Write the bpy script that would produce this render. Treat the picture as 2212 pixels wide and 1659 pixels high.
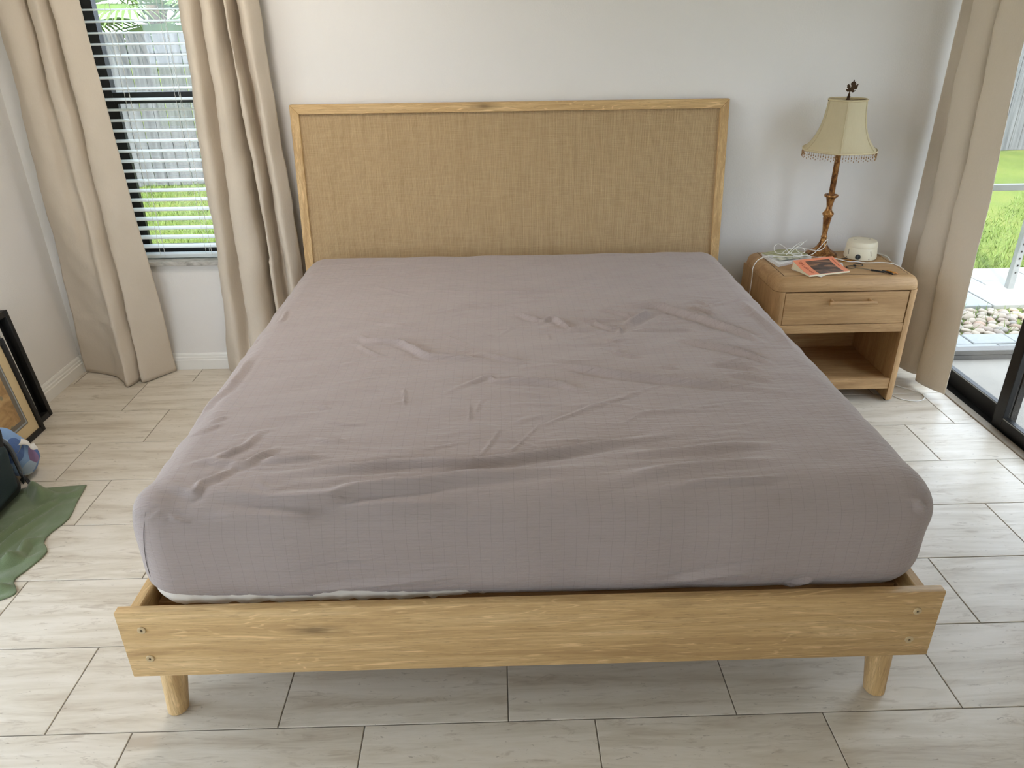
import bpy, bmesh, math, random
import numpy as np
from mathutils import Matrix, Vector

# ------------------------------------------------------------------ scene, camera, light
for o in list(bpy.data.objects):
    bpy.data.objects.remove(o)
S = bpy.context.scene
COL = S.collection
rnd = random.Random(7)
PI = math.pi

def set_camera():
    p, r, y = math.radians(26.1886), math.radians(-0.74985), math.radians(1.08372)
    F = 1604.436
    f = Vector((math.sin(y) * math.cos(p), math.cos(y) * math.cos(p), -math.sin(p)))
    rt = Vector((math.cos(y), -math.sin(y), 0))
    up = rt.cross(f)
    R = math.cos(r) * rt + math.sin(r) * up
    U = -math.sin(r) * rt + math.cos(r) * up
    cam = bpy.data.cameras.new('camera')
    cam.sensor_fit = 'HORIZONTAL'
    cam.sensor_width = 36.0
    cam.lens = F / 2212 * 36.0
    cam.clip_start = 0.05
    cam.clip_end = 200
    o = bpy.data.objects.new('camera', cam)
    COL.objects.link(o)
    m = Matrix((R, U, -f)).transposed().to_4x4()
    m.translation = Vector((0, -1.37505, 1.67407))
    o.matrix_world = m
    S.camera = o
set_camera()

W = bpy.data.worlds.new('sky')
S.world = W
W.use_nodes = True
bg = W.node_tree.nodes['Background']
bg.inputs[0].default_value = (0.74, 0.86, 1.0, 1)
bg.inputs[1].default_value = 4.0

sun = bpy.data.lights.new('sun', 'SUN')
sun.energy = 5.5
sun.angle = math.radians(1.5)
sun.color = (1.0, 0.93, 0.80)
so = bpy.data.objects.new('sun', sun)
COL.objects.link(so)
so.rotation_euler = Vector((0.35, 1.0, -1.75)).to_track_quat('-Z', 'Y').to_euler()

def portal(name, loc, rot, sx, sy):          # sampling guide for the daylight in an opening, gives off no light
    l = bpy.data.lights.new(name, 'AREA')
    l.shape = 'RECTANGLE'
    l.size, l.size_y = sx, sy
    l.cycles.is_portal = True
    o = bpy.data.objects.new(name, l)
    COL.objects.link(o)
    o.location = loc
    o.rotation_euler = rot
portal('portal_door', (2.34, 1.485, 1.02), (0, PI / 2, 0), 2.1, 1.55)
portal('portal_window', (-1.47, 2.46, 1.30), (-PI / 2, 0, 0), 0.76, 1.4)
portal('portal_fill_side', (-2.40, -0.2, 1.10), (0, -PI / 2, 0), 2.2, 2.2)
portal('portal_fill_front', (-1.25, -3.36, 1.30), (PI / 2, 0, 0), 1.7, 1.8)

S.view_settings.view_transform = 'Standard'
S.view_settings.look = 'None'
S.view_settings.exposure = 0.56
S.view_settings.gamma = 1.0
S.view_settings.use_curve_mapping = False
S.cycles.max_bounces = 8
S.cycles.diffuse_bounces = 5
S.cycles.glossy_bounces = 2
S.cycles.transmission_bounces = 2
S.cycles.use_light_tree = False
S.cycles.use_adaptive_sampling = True
S.cycles.adaptive_threshold = 0.1
S.cycles.adaptive_min_samples = 16
S.cycles.transparent_max_bounces = 24
S.cycles.sample_clamp_indirect = 6.0

# ------------------------------------------------------------------ helpers
def tag(o, label=None, cat=None, group=None, kind=None):
    if label: o['label'] = label
    if cat: o['category'] = cat
    if group: o['group'] = group
    if kind: o['kind'] = kind
    return o

def empty(name, loc, label=None, cat=None, group=None, kind=None):
    o = bpy.data.objects.new(name, None)
    COL.objects.link(o)
    o.location = loc
    o.empty_display_size = 0.1
    return tag(o, label, cat, group, kind)

def link(name, me, parent=None, loc=None, rot=None):
    o = bpy.data.objects.new(name, me)
    COL.objects.link(o)
    if loc is not None: o.location = loc
    if rot is not None: o.rotation_euler = rot
    if parent is not None:
        o.parent = parent
        if parent.type == 'EMPTY':
            o.matrix_parent_inverse = Matrix.Translation(-Vector(parent.location))
    return o

class MB:
    """collects shapes in one bmesh"""
    def __init__(s):
        s.b = bmesh.new()
    def box(s, x0, x1, y0, y1, z0, z1, bev=0.0, seg=2, mat=None, edges=None):
        b = bmesh.new()
        vs = [b.verts.new((x, y, z)) for x in (x0, x1) for y in (y0, y1) for z in (z0, z1)]
        for q in ((0, 1, 3, 2), (4, 6, 7, 5), (0, 4, 5, 1), (2, 3, 7, 6), (0, 2, 6, 4), (1, 5, 7, 3)):
            b.faces.new([vs[i] for i in q])
        if bev > 0:
            es = [e for e in b.edges if edges is None or edges(e)]
            bmesh.ops.bevel(b, geom=es, offset=bev, segments=seg, profile=0.5, affect='EDGES')
        bmesh.ops.recalc_face_normals(b, faces=b.faces)
        if mat is not None: bmesh.ops.transform(b, matrix=mat, verts=b.verts)
        s.join(b)
        return s
    def join(s, b):
        me = bpy.data.meshes.new('tmp')
        b.to_mesh(me); b.free()
        s.b.from_mesh(me)
        bpy.data.meshes.remove(me)
    def prism(s, pts, axis, a0, a1, bev=0.0, seg=2):
        """polygon pts in the two other axes, extruded along axis from a0 to a1"""
        b = bmesh.new()
        def P(p, a):
            if axis == 'x': return (a, p[0], p[1])
            if axis == 'y': return (p[0], a, p[1])
            return (p[0], p[1], a)
        v0 = [b.verts.new(P(p, a0)) for p in pts]
        v1 = [b.verts.new(P(p, a1)) for p in pts]
        n = len(pts)
        b.faces.new(v0); b.faces.new(v1[::-1])
        for i in range(n):
            b.faces.new((v0[i], v1[i], v1[(i + 1) % n], v0[(i + 1) % n]))
        if bev > 0:
            bmesh.ops.bevel(b, geom=b.edges[:], offset=bev, segments=seg, profile=0.5, affect='EDGES')
        bmesh.ops.recalc_face_normals(b, faces=b.faces)
        s.join(b)
        return s
    def lathe(s, prof, n=32, c=(0, 0), cap=True):
        rings = []
        for r, z in prof:
            rings.append([s.b.verts.new((c[0] + r * math.cos(2 * PI * i / n), c[1] + r * math.sin(2 * PI * i / n), z)) for i in range(n)])
        for a, b2 in zip(rings, rings[1:]):
            for i in range(n):
                s.b.faces.new((a[i], a[(i + 1) % n], b2[(i + 1) % n], b2[i]))
        if cap:
            s.b.faces.new(rings[0][::-1]); s.b.faces.new(rings[-1])
        return s
    def tube(s, pts, r, n=8, smooth=4, cap=True):
        P = spline(pts, smooth) if smooth else [Vector(p) for p in pts]
        rs = r if callable(r) else (lambda t: r)
        prev = None
        rings = []
        N = len(P)
        for i, p in enumerate(P):
            d = (P[min(i + 1, N - 1)] - P[max(i - 1, 0)]).normalized()
            a = Vector((0, 0, 1)) if prev is None else prev
            if abs(d.dot(a)) > 0.95: a = Vector((1, 0, 0)) if abs(d.x) < 0.9 else Vector((0, 1, 0))
            u = (a - d * a.dot(d)).normalized()
            w = d.cross(u)
            prev = u
            rr = rs(i / (N - 1))
            rings.append([s.b.verts.new(p + (u * math.cos(2 * PI * k / n) + w * math.sin(2 * PI * k / n)) * rr) for k in range(n)])
        for a, b2 in zip(rings, rings[1:]):
            for i in range(n):
                s.b.faces.new((a[i], a[(i + 1) % n], b2[(i + 1) % n], b2[i]))
        if cap:
            s.b.faces.new(rings[0][::-1]); s.b.faces.new(rings[-1])
        return s
    def grid(s, pts):
        """2-d list of points -> quads"""
        V = [[s.b.verts.new(p) for p in row] for row in pts]
        for a, b2 in zip(V, V[1:]):
            for i in range(len(a) - 1):
                s.b.faces.new((a[i], a[i + 1], b2[i + 1], b2[i]))
        return s
    def sheet(s, pts, th):
        """2-d list of points thickened by th along its normals"""
        R, C_ = len(pts), len(pts[0])
        P = np.array(pts, float)
        du = np.gradient(P, axis=1); dv = np.gradient(P, axis=0)
        nn = np.cross(du, dv); nn /= np.maximum(np.linalg.norm(nn, axis=2, keepdims=True), 1e-9)
        Q = P - nn * th
        V = [[s.b.verts.new(p) for p in row] for row in P.tolist()]
        Z = [[s.b.verts.new(p) for p in row] for row in Q.tolist()]
        for j in range(R - 1):
            for i in range(C_ - 1):
                s.b.faces.new((V[j][i], V[j][i + 1], V[j + 1][i + 1], V[j + 1][i]))
                s.b.faces.new((Z[j][i], Z[j + 1][i], Z[j + 1][i + 1], Z[j][i + 1]))
        for j in range(R - 1):
            s.b.faces.new((V[j][0], V[j + 1][0], Z[j + 1][0], Z[j][0]))
            s.b.faces.new((V[j][-1], Z[j][-1], Z[j + 1][-1], V[j + 1][-1]))
        for i in range(C_ - 1):
            s.b.faces.new((V[0][i], Z[0][i], Z[0][i + 1], V[0][i + 1]))
            s.b.faces.new((V[-1][i], V[-1][i + 1], Z[-1][i + 1], Z[-1][i]))
        return s
    def ball(s, c, r, u=12, v=8, mat=None):
        b = bmesh.new()
        bmesh.ops.create_uvsphere(b, u_segments=u, v_segments=v, radius=1)
        m = Matrix.Translation(c) @ (mat or Matrix.Identity(4)) @ Matrix.Diagonal((*(r if hasattr(r, '__len__') else (r, r, r)), 1))
        bmesh.ops.transform(b, matrix=m, verts=b.verts)
        s.join(b)
        return s
    def xf(s, m):
        bmesh.ops.transform(s.b, matrix=m, verts=s.b.verts)
        return s
    def mesh(s, name, mat, smooth=None):
        me = bpy.data.meshes.new(name)
        s.b.to_mesh(me); s.b.free()
        me.materials.append(mat)
        if smooth is not None:
            me.polygons.foreach_set('use_smooth', [True] * len(me.polygons))
            if smooth < 3.1: me.set_sharp_from_angle(angle=smooth)
        return me
    def build(s, name, mat, parent=None, smooth=None):
        return link(name, s.mesh(name, mat, smooth), parent)

def spline(pts, k):
    P = [Vector(p) for p in pts]
    out = []
    for i in range(len(P) - 1):
        p0 = P[max(i - 1, 0)]; p1 = P[i]; p2 = P[i + 1]; p3 = P[min(i + 2, len(P) - 1)]
        for j in range(k):
            t = j / k
            out.append(0.5 * ((2 * p1) + (p2 - p0) * t + (2 * p0 - 5 * p1 + 4 * p2 - p3) * t * t + (3 * p1 - p0 - 3 * p2 + p3) * t ** 3))
    out.append(P[-1])
    return out

SM = math.radians(35)

# ------------------------------------------------------------------ materials
def L(r, g, b):                               # sRGB 0-255 -> linear
    f = lambda c: (c / 255 / 12.92) if c / 255 <= 0.04045 else ((c / 255 + 0.055) / 1.055) ** 2.4
    return (f(r), f(g), f(b), 1)

class NT:
    def __init__(s, name):
        s.m = bpy.data.materials.new(name)
        s.m.use_nodes = True
        s.t = s.m.node_tree
        s.p = s.t.nodes['Principled BSDF']
        s.out = s.t.nodes['Material Output']
    def n(s, typ, props=None, **ins):
        nd = s.t.nodes.new('ShaderNode' + typ)
        for k, v in (props or {}).items(): setattr(nd, k, v)
        for k, v in ins.items():
            key = int(k[1:]) if k[0] == '_' and k[1:].isdigit() else k.replace('_', ' ')
            s.set(nd.inputs[key], v)
        return nd
    def set(s, sock, v):
        if isinstance(v, bpy.types.NodeSocket): s.t.links.new(v, sock)
        elif isinstance(v, bpy.types.Node): s.t.links.new(v.outputs[0], sock)
        else: sock.default_value = v
    def math(s, op, a, b=0.0, c=0.0):
        return s.n('Math', {'operation': op}, _0=a, _1=b, _2=c).outputs[0]
    def ramp(s, fac, stops):
        nd = s.n('ValToRGB', _0=fac)
        e = nd.color_ramp.elements
        while len(e) < len(stops): e.new(0.5)
        for el, (p, c) in zip(e, stops):
            el.position = p; el.color = c if hasattr(c, '__len__') else (c, c, c, 1)
        return nd.outputs[0]
    def mix(s, fac, a, b, mode='MIX'):
        nd = s.n('Mix', {'data_type': 'RGBA', 'blend_type': mode})
        s.set(nd.inputs[0], fac); s.set(nd.inputs[6], a); s.set(nd.inputs[7], b)
        return nd.outputs[2]
    def coord(s, scale=(1, 1, 1), kind='Object', rnd=False):
        c = s.n('TexCoord').outputs[kind]
        if rnd:
            r = s.n('ObjectInfo').outputs['Random']
            v = s.n('CombineXYZ', _0=s.math('MULTIPLY', r, 37.0), _1=s.math('MULTIPLY', r, 91.0), _2=s.math('MULTIPLY', r, 53.0))
            c = s.n('VectorMath', {'operation': 'ADD'}, _0=c, _1=v).outputs[0]
        return s.n('Mapping', Vector=c, Scale=scale).outputs[0]
    def noise(s, vec, scale=5, detail=4, rough=0.55, dist=0.0):
        return s.n('TexNoise', Vector=vec, Scale=scale, Detail=min(detail, 4), Roughness=rough, Distortion=dist).outputs[0]
    def bump(s, h, dist, strength=1.0):
        b = s.n('Bump', Strength=strength, Distance=dist, Height=h)
        s.set(s.p.inputs['Normal'], b.outputs[0])
    def base(s, col=None, rough=None, metal=None, spec=None):
        if col is not None: s.set(s.p.inputs['Base Color'], col)
        if rough is not None: s.set(s.p.inputs['Roughness'], rough)
        if metal is not None: s.p.inputs['Metallic'].default_value = metal
        if spec is not None: s.p.inputs['Specular IOR Level'].default_value = spec
        return s
    def translucent(s, fac, col):
        tr = s.n('BsdfTranslucent', Color=col)
        mx = s.n('MixShader', _0=fac, _1=s.p.outputs[0], _2=tr.outputs[0])
        s.t.links.new(mx.outputs[0], s.out.inputs[0])

def plain(name, col, rough=0.5, metal=0.0, nscale=60, namp=0.10, bump=0.0):
    """one colour with slight uneven tone"""
    m = NT(name)
    v = m.coord()
    nz = m.noise(v, nscale, 3)
    lo = tuple(c * (1 - namp) for c in col[:3]) + (1,)
    hi = tuple(min(1, c * (1 + namp)) for c in col[:3]) + (1,)
    m.base(m.mix(nz, lo, hi), rough, metal)
    if bump: m.bump(nz, bump)
    return m.m

def wall_mat():
    m = NT('painted_wall')
    v = m.coord()
    a = m.noise(v, 1.3, 2)
    m.base(m.mix(a, L(232, 228, 223), L(236, 233, 229)), 0.75, spec=0.3)
    m.bump(m.noise(v, 140, 3), 0.0012, 0.5)
    return m.m

def wood_mat(name, axis, dark, mid, light, rough=0.5, knots=True, limed=0.5):
    """oak-like: grain runs along axis"""
    m = NT(name)
    def sc(along, across):
        return tuple(along if 'xyz'[i] == axis else across for i in range(3))
    v1 = m.coord(sc(1.3, 16), rnd=True)
    big = m.noise(v1, 1.0, 6, 0.62, 1.4)
    fine = m.noise(m.coord(sc(7, 230), rnd=True), 1.0, 4, 0.7)
    pore = m.noise(m.coord(sc(22, 420), rnd=True), 1.0, 3, 0.7)
    ring = m.math('SINE', m.math('MULTIPLY', m.noise(m.coord(sc(1.0, 9), rnd=True), 1.0, 3, 0.5, 1.0), 95.0))
    col = m.ramp(big, [(0.28, dark), (0.5, mid), (0.72, light)])
    col = m.mix(m.ramp(fine, [(0.36, 0.55), (0.6, 0.0)]), col, dark)
    lime = m.math('MULTIPLY', m.ramp(ring, [(0.80, 0.0), (1.0, 1.0)]), m.ramp(m.noise(m.coord(sc(9, 120), rnd=True), 1.0, 3), [(0.45, 0.0), (0.62, 1.0)]))
    col = m.mix(m.math('MULTIPLY', lime, limed), col, tuple(min(1, c * 1.35) for c in light[:3]) + (1,))
    col = m.mix(m.math('MULTIPLY', m.ramp(pore, [(0.33, 1.0), (0.42, 0.0)]), 0.5), col, tuple(c * 0.6 for c in dark[:3]) + (1,))
    if knots:
        vo = m.n('TexVoronoi', Vector=m.coord(sc(1.7, 7), rnd=True), Scale=1.0)
        k = m.math('ADD', vo.outputs[0], m.math('MULTIPLY', m.math('SUBTRACT', fine, 0.5), 0.12))
        col = m.mix(m.ramp(k, [(0.02, 0.8), (0.075, 0.35), (0.16, 0.0)]), col, tuple(c * 0.38 for c in dark[:3]) + (1,))
    m.base(col, m.ramp(fine, [(0.3, rough + 0.08), (0.7, rough - 0.06)]), spec=0.4)
    m.bump(m.math('ADD', fine, m.math('MULTIPLY', pore, 0.6)), 0.0007, 0.6)
    return m.m

M = {}
M['wall'] = wall_mat()
M['ceiling'] = plain('ceiling_paint', L(236, 233, 226), 0.85, nscale=90, namp=0.03, bump=0.001)
M['trim'] = plain('white_gloss_trim', L(238, 236, 230), 0.35, nscale=8, namp=0.03)
OD, OM, OL = L(174, 139, 92), L(205, 170, 118), L(222, 191, 142)
for ax in 'xyz':
    M['oak_' + ax] = wood_mat('limed_oak_' + ax, ax, OD, OM, OL, 0.48)
ND, NM, NL = L(158, 122, 82), L(182, 146, 102), L(195, 161, 116)
for ax in 'xyz':
    M['ash_' + ax] = wood_mat('pale_ash_' + ax, ax, ND, NM, NL, 0.5, knots=False, limed=0.18)

def tile_mat():
    m = NT('travertine_tile')
    v = m.coord((1.5, 13, 1), rnd=True)
    a = m.noise(v, 1.3, 9, 0.68, 0.5)
    v2 = m.coord((7, 34, 1), rnd=True)
    b = m.noise(v2, 1.0, 8, 0.72, 0.9)
    v3 = m.coord((1.0, 2.2, 1), rnd=True)
    c = m.noise(v3, 1.6, 3)
    col = m.ramp(a, [(0.30, L(184, 170, 151)), (0.45, L(207, 197, 180)), (0.6, L(220, 211, 197)), (0.75, L(212, 202, 185))])
    col = m.mix(m.ramp(b, [(0.30, 0.6), (0.43, 0.0)]), col, L(166, 150, 130))
    col = m.mix(m.math('MULTIPLY', m.ramp(c, [(0.45, 0.0), (0.75, 1.0)]), 0.35), col, L(186, 174, 157))
    fl = m.noise(m.coord((26, 90, 1), rnd=True), 1.0, 5, 0.7, 0.6)
    col = m.mix(m.math('MULTIPLY', m.ramp(fl, [(0.30, 1.0), (0.37, 0.0)]), 0.6), col, L(140, 126, 108))
    m.base(col, m.ramp(b, [(0.3, 0.48), (0.5, 0.32)]), spec=0.5)
    m.bump(b, 0.0009, 0.5)
    return m.m
M['tile'] = tile_mat()
M['grout'] = plain('grey_grout', L(126, 118, 106), 0.9, nscale=200, namp=0.15)

def weave_mat():
    m = NT('woven_headboard_cloth')
    v = m.coord()
    xs = m.n('SeparateXYZ', Vector=v)
    warp = m.noise(m.coord((230, 30, 9)), 1.0, 3, 0.65)
    weft = m.noise(m.coord((16, 30, 330)), 1.0, 3, 0.6)
    band = m.noise(m.coord((60, 1, 2)), 1.0, 2)
    th = m.math('SINE', m.math('MULTIPLY', xs.outputs[0], 1250.0))
    tv = m.math('SINE', m.math('MULTIPLY', xs.outputs[2], 1500.0))
    hgt = m.math('ADD', m.math('MULTIPLY', th, 0.5), m.math('MULTIPLY', tv, 0.25))
    col = m.mix(warp, L(158, 128, 91), L(228, 199, 157))
    col = m.mix(m.ramp(weft, [(0.4, 0.0), (0.75, 0.6)]), col, L(220, 194, 154))
    col = m.mix(m.ramp(band, [(0.3, 0.18), (0.55, 0.0)]), col, L(164, 134, 98))
    col = m.mix(m.math('MULTIPLY', m.ramp(hgt, [(0.0, 1.0), (0.6, 0.0)]), 0.35), col, L(130, 104, 72))
    m.base(col, 0.9, spec=0.15)
    m.bump(m.math('ADD', hgt, m.math('MULTIPLY', warp, 2.0)), 0.0011, 0.8)
    return m.m
M['weave'] = weave_mat()

def sheet_mat():
    m = NT('grey_checked_cotton')
    uv = m.n('TexCoord').outputs['UV']
    wob = m.noise(m.n('Mapping', Vector=uv, Scale=(3, 3, 1)).outputs[0], 2.0, 2)
    xs = m.n('SeparateXYZ', Vector=uv)
    def lines(sock, pitch, w):
        a = m.math('ADD', m.math('DIVIDE', sock, pitch), m.math('MULTIPLY', wob, 0.5))
        fr = m.math('FRACT', a)
        d = m.math('ABSOLUTE', m.math('SUBTRACT', fr, 0.5))
        return m.math('LESS_THAN', d, w)
    la = lines(xs.outputs[0], 0.0285, 0.022)
    lb = lines(xs.outputs[1], 0.0092, 0.05)
    wv = m.noise(m.n('Mapping', Vector=uv, Scale=(9, 70, 1)).outputs[0], 1.0, 6, 0.62, 0.6)
    tone = m.noise(m.n('Mapping', Vector=uv, Scale=(1.6, 1.6, 1)).outputs[0], 1.5, 2)
    col = m.mix(tone, L(159, 145, 141), L(164, 151, 146))
    col = m.mix(m.math('MULTIPLY', la, 0.20), col, L(96, 86, 86))
    col = m.mix(m.math('MULTIPLY', lb, 0.15), col, L(104, 94, 92))
    m.base(col, 0.78, spec=0.25)
    m.p.inputs['Sheen Weight'].default_value = 0.25
    m.p.inputs['Sheen Roughness'].default_value = 0.5
    fine = m.noise(m.n('Mapping', Vector=uv, Scale=(34, 110, 1)).outputs[0], 1.0, 4, 0.6, 0.4)
    m.bump(m.math('ADD', m.math('MULTIPLY', wv, 1.0), m.math('MULTIPLY', fine, 0.5)), 0.006, 0.7)
    return m.m
M['sheet'] = sheet_mat()

def curtain_mat():
    m = NT('beige_curtain_cloth')
    v = m.coord()
    wv = m.noise(m.coord((420, 420, 90)), 1.0, 2)
    a = m.noise(v, 3.0, 3)
    col = m.mix(a, L(223, 210, 192), L(229, 217, 201))
    col = m.mix(m.math('MULTIPLY', wv, 0.2), col, L(196, 178, 152))
    m.base(col, 0.85, spec=0.15)
    m.bump(m.math('ADD', wv, m.math('MULTIPLY', m.noise(m.coord((16, 16, 9)), 1.0, 4), 6.0)), 0.0012, 0.5)
    m.translucent(0.16, L(214, 203, 176))
    return m.m
M['curtain'] = curtain_mat()

def glass_mat():
    m = NT('window_glass')
    tr = m.n('BsdfTransparent', Color=(0.93, 0.93, 0.93, 1))
    gl = m.n('BsdfGlossy', Roughness=0.02)
    mx = m.n('MixShader', _0=0.05, _1=tr.outputs[0], _2=gl.outputs[0])
    m.t.links.new(mx.outputs[0], m.out.inputs[0])
    return m.m
M['glass'] = glass_mat()
M['bronze_frame'] = plain('black_bronze_aluminium', L(26, 25, 24), 0.38, 0.3, nscale=40, namp=0.25)
M['track'] = plain('dusty_threshold_aluminium', L(150, 138, 122), 0.55, 0.2, nscale=18, namp=0.15)
def blind_mat():
    m = NT('white_blind_slat')
    m.base(m.mix(m.noise(m.coord((3, 40, 40)), 1.0, 2), L(236, 240, 240), L(244, 247, 247)), 0.4)
    m.translucent(0.35, L(232, 240, 238))
    return m.m
M['blind'] = blind_mat()
M['cord'] = plain('white_cord', L(222, 222, 216), 0.7, namp=0.05)
def marble_mat():
    m = NT('grey_marble_sill')
    a = m.noise(m.coord((6, 10, 10)), 1.5, 6, 0.65, 1.0)
    m.base(m.ramp(a, [(0.35, L(150, 146, 138)), (0.5, L(186, 182, 174)), (0.65, L(205, 202, 195))]), 0.4)
    return m.m
M['marble'] = marble_mat()
M['mattress'] = plain('white_mattress_cover', L(228, 220, 208), 0.6, nscale=12, namp=0.04)
M['bolt'] = plain('cream_cap', L(196, 172, 132), 0.5, namp=0.05)
M['dark_metal'] = plain('dark_steel', L(40, 38, 36), 0.45, 0.6)
M['plug'] = plain('dark_hole', L(60, 48, 34), 0.7)
M['seam'] = plain('dark_seam_thread', L(92, 82, 80), 0.9)

def gilt_mat():
    m = NT('aged_gilt')
    v = m.coord((60, 60, 26))
    a = m.noise(v, 1.0, 5, 0.65, 0.6)
    m.base(m.ramp(a, [(0.3, L(66, 38, 18)), (0.45, L(128, 82, 42)), (0.6, L(176, 128, 72)), (0.75, L(205, 168, 112))]), m.ramp(a, [(0.3, 0.55), (0.7, 0.28)]), 0.6)
    m.bump(a, 0.0015, 0.7)
    return m.m
M['gilt'] = gilt_mat()
M['bronze'] = plain('dark_bronze_leaf', L(66, 46, 26), 0.45, 0.6, nscale=200, namp=0.4)
def shade_mat():
    m = NT('cream_silk_shade')
    a = m.noise(m.coord((140, 140, 20)), 1.0, 2)
    m.base(m.mix(a, L(214, 200, 164), L(224, 212, 178)), 0.8)
    m.translucent(0.25, L(226, 212, 172))
    return m.m
M['shade'] = shade_mat()
M['shade_trim'] = plain('cream_shade_piping', L(206, 190, 152), 0.8)
M['bead'] = plain('amber_glass_bead', L(158, 118, 74), 0.25, nscale=300, namp=0.3)
M['ivory'] = plain('ivory_plastic', L(226, 217, 192), 0.38, nscale=5, namp=0.02)
M['black'] = plain('black_plastic', L(18, 18, 19), 0.35, namp=0.1)
M['slot'] = plain('slot_shadow_plastic', L(70, 64, 50), 0.7)
M['white_plastic'] = plain('white_cable', L(232, 230, 224), 0.45, namp=0.03)
M['paper'] = plain('white_paper', L(226, 224, 220), 0.85, namp=0.03)
M['cream_paper'] = plain('cream_pages', L(226, 214, 184), 0.9, namp=0.06)
def cover_mat():
    m = NT('orange_book_cover')
    m.base(m.mix(m.noise(m.coord((30, 30, 30)), 1.0, 2), L(226, 136, 100), L(234, 148, 112)), 0.35)
    return m.m
M['orange'] = cover_mat()
def photo_mat():
    m = NT('dark_cover_picture')
    v = m.coord((10, 55, 10))
    a = m.noise(v, 1.0, 3, 0.5, 1.0)
    m.base(m.ramp(a, [(0.3, L(40, 34, 34)), (0.5, L(84, 66, 58)), (0.62, L(150, 110, 84)), (0.72, L(196, 160, 118))]), 0.3)
    return m.m
M['photo'] = photo_mat()
M['ink'] = plain('red_brown_ink', L(158, 66, 40), 0.6)
M['grey_ink'] = plain('grey_print', L(90, 92, 92), 0.7)
def mag_mat(name, a, b, c):
    m = NT(name)
    v = m.noise(m.coord((40, 40, 40)), 1.0, 3)
    m.base(m.ramp(v, [(0.35, a), (0.5, b), (0.65, c)]), 0.4)
    return m.m
M['green_cover'] = mag_mat('olive_green_cover', L(140, 140, 92), L(162, 160, 112), L(184, 182, 140))
M['mail'] = mag_mat('printed_flyer', L(110, 120, 104), L(190, 188, 166), L(214, 210, 192))
M['tort'] = plain('amber_tortoise', L(176, 112, 28), 0.2, nscale=150, namp=0.5)
M['taupe'] = plain('taupe_temple', L(128, 116, 96), 0.4)
M['lens'] = plain('smoky_lens', L(70, 58, 52), 0.1)

M['frame_black'] = wood_mat('black_stained_frame', 'z', L(16, 16, 15), L(26, 25, 24), L(38, 36, 34), 0.45, knots=False, limed=0.0)
M['mat_cream'] = plain('cream_mat_board', L(214, 192, 150), 0.85, nscale=40, namp=0.03)
M['mat_grey'] = plain('grey_mat_board', L(120, 112, 100), 0.85, nscale=60, namp=0.08)
M['fillet'] = plain('pale_blue_fillet', L(158, 164, 168), 0.6)
M['white_mat'] = plain('white_mat_board', L(214, 210, 202), 0.8, namp=0.03)
M['grey_print'] = plain('grey_backing', L(150, 148, 142), 0.8, namp=0.08)
def art_mat():
    m = NT('faded_tan_print')
    a = m.noise(m.coord((1, 5, 9)), 2.0, 4, 0.6, 0.8)
    b = m.n('TexVoronoi', Vector=m.coord((1, 13, 13)), Scale=1.0).outputs[0]
    col = m.ramp(a, [(0.3, L(150, 118, 78)), (0.5, L(188, 152, 104)), (0.7, L(204, 172, 126))])
    col = m.mix(m.ramp(b, [(0.14, 0.7), (0.2, 0.0)]), col, L(112, 124, 104))
    m.base(col, 0.7)
    return m.m
M['art'] = art_mat()
def fleece_mat():
    m = NT('sage_green_fleece')
    v = m.coord()
    a = m.noise(v, 9, 4)
    f = m.noise(v, 420, 3)
    col = m.mix(a, L(104, 118, 86), L(128, 142, 108))
    col = m.mix(m.math('MULTIPLY', f, 0.4), col, L(84, 98, 70))
    m.base(col, 0.95, spec=0.1)
    m.p.inputs['Sheen Weight'].default_value = 0.4
    m.bump(m.math('ADD', f, m.math('MULTIPLY', a, 3.0)), 0.0016, 0.8)
    return m.m
M['fleece'] = fleece_mat()
M['nylon'] = plain('black_nylon', L(20, 21, 23), 0.7, nscale=500, namp=0.4, bump=0.0006)
M['teal_nylon'] = plain('dark_teal_mesh', L(28, 46, 50), 0.8, nscale=600, namp=0.5, bump=0.0006)
M['grey_web'] = plain('grey_webbing', L(84, 90, 96), 0.8, nscale=300, namp=0.2)
def pouch_mat():
    m = NT('blue_blotch_cloth')
    vo = m.n('TexVoronoi', {'feature': 'F1'}, Vector=m.coord((15, 13, 11)), Scale=1.0)
    hsv = m.n('SeparateColor', _0=vo.outputs['Color'])
    pick = m.ramp(hsv.outputs[0], [(0.0, L(120, 148, 200)), (0.25, L(84, 114, 172)), (0.45, L(170, 192, 216)), (0.65, L(142, 116, 158)), (0.82, L(188, 204, 218))])
    for n_ in m.t.nodes:
        if n_.type == 'VALTORGB': n_.color_ramp.interpolation = 'CONSTANT'
    col = m.mix(m.math('GREATER_THAN', vo.outputs[0], 0.62), pick, L(134, 168, 214))
    m.base(col, 0.8)
    m.bump(m.noise(m.coord(), 60, 3), 0.002, 0.6)
    return m.m
M['pouch'] = pouch_mat()

def glow_mat():  # emission of the added, unseen fill light on the ceiling
    m = NT('fill_light_glow')
    m.base(L(240, 236, 228), 0.6)
    m.p.inputs['Emission Color'].default_value = (1.0, 0.93, 0.86, 1)
    m.p.inputs['Emission Strength'].default_value = 28.0
    return m.m
M['fill_glow'] = glow_mat()

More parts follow.
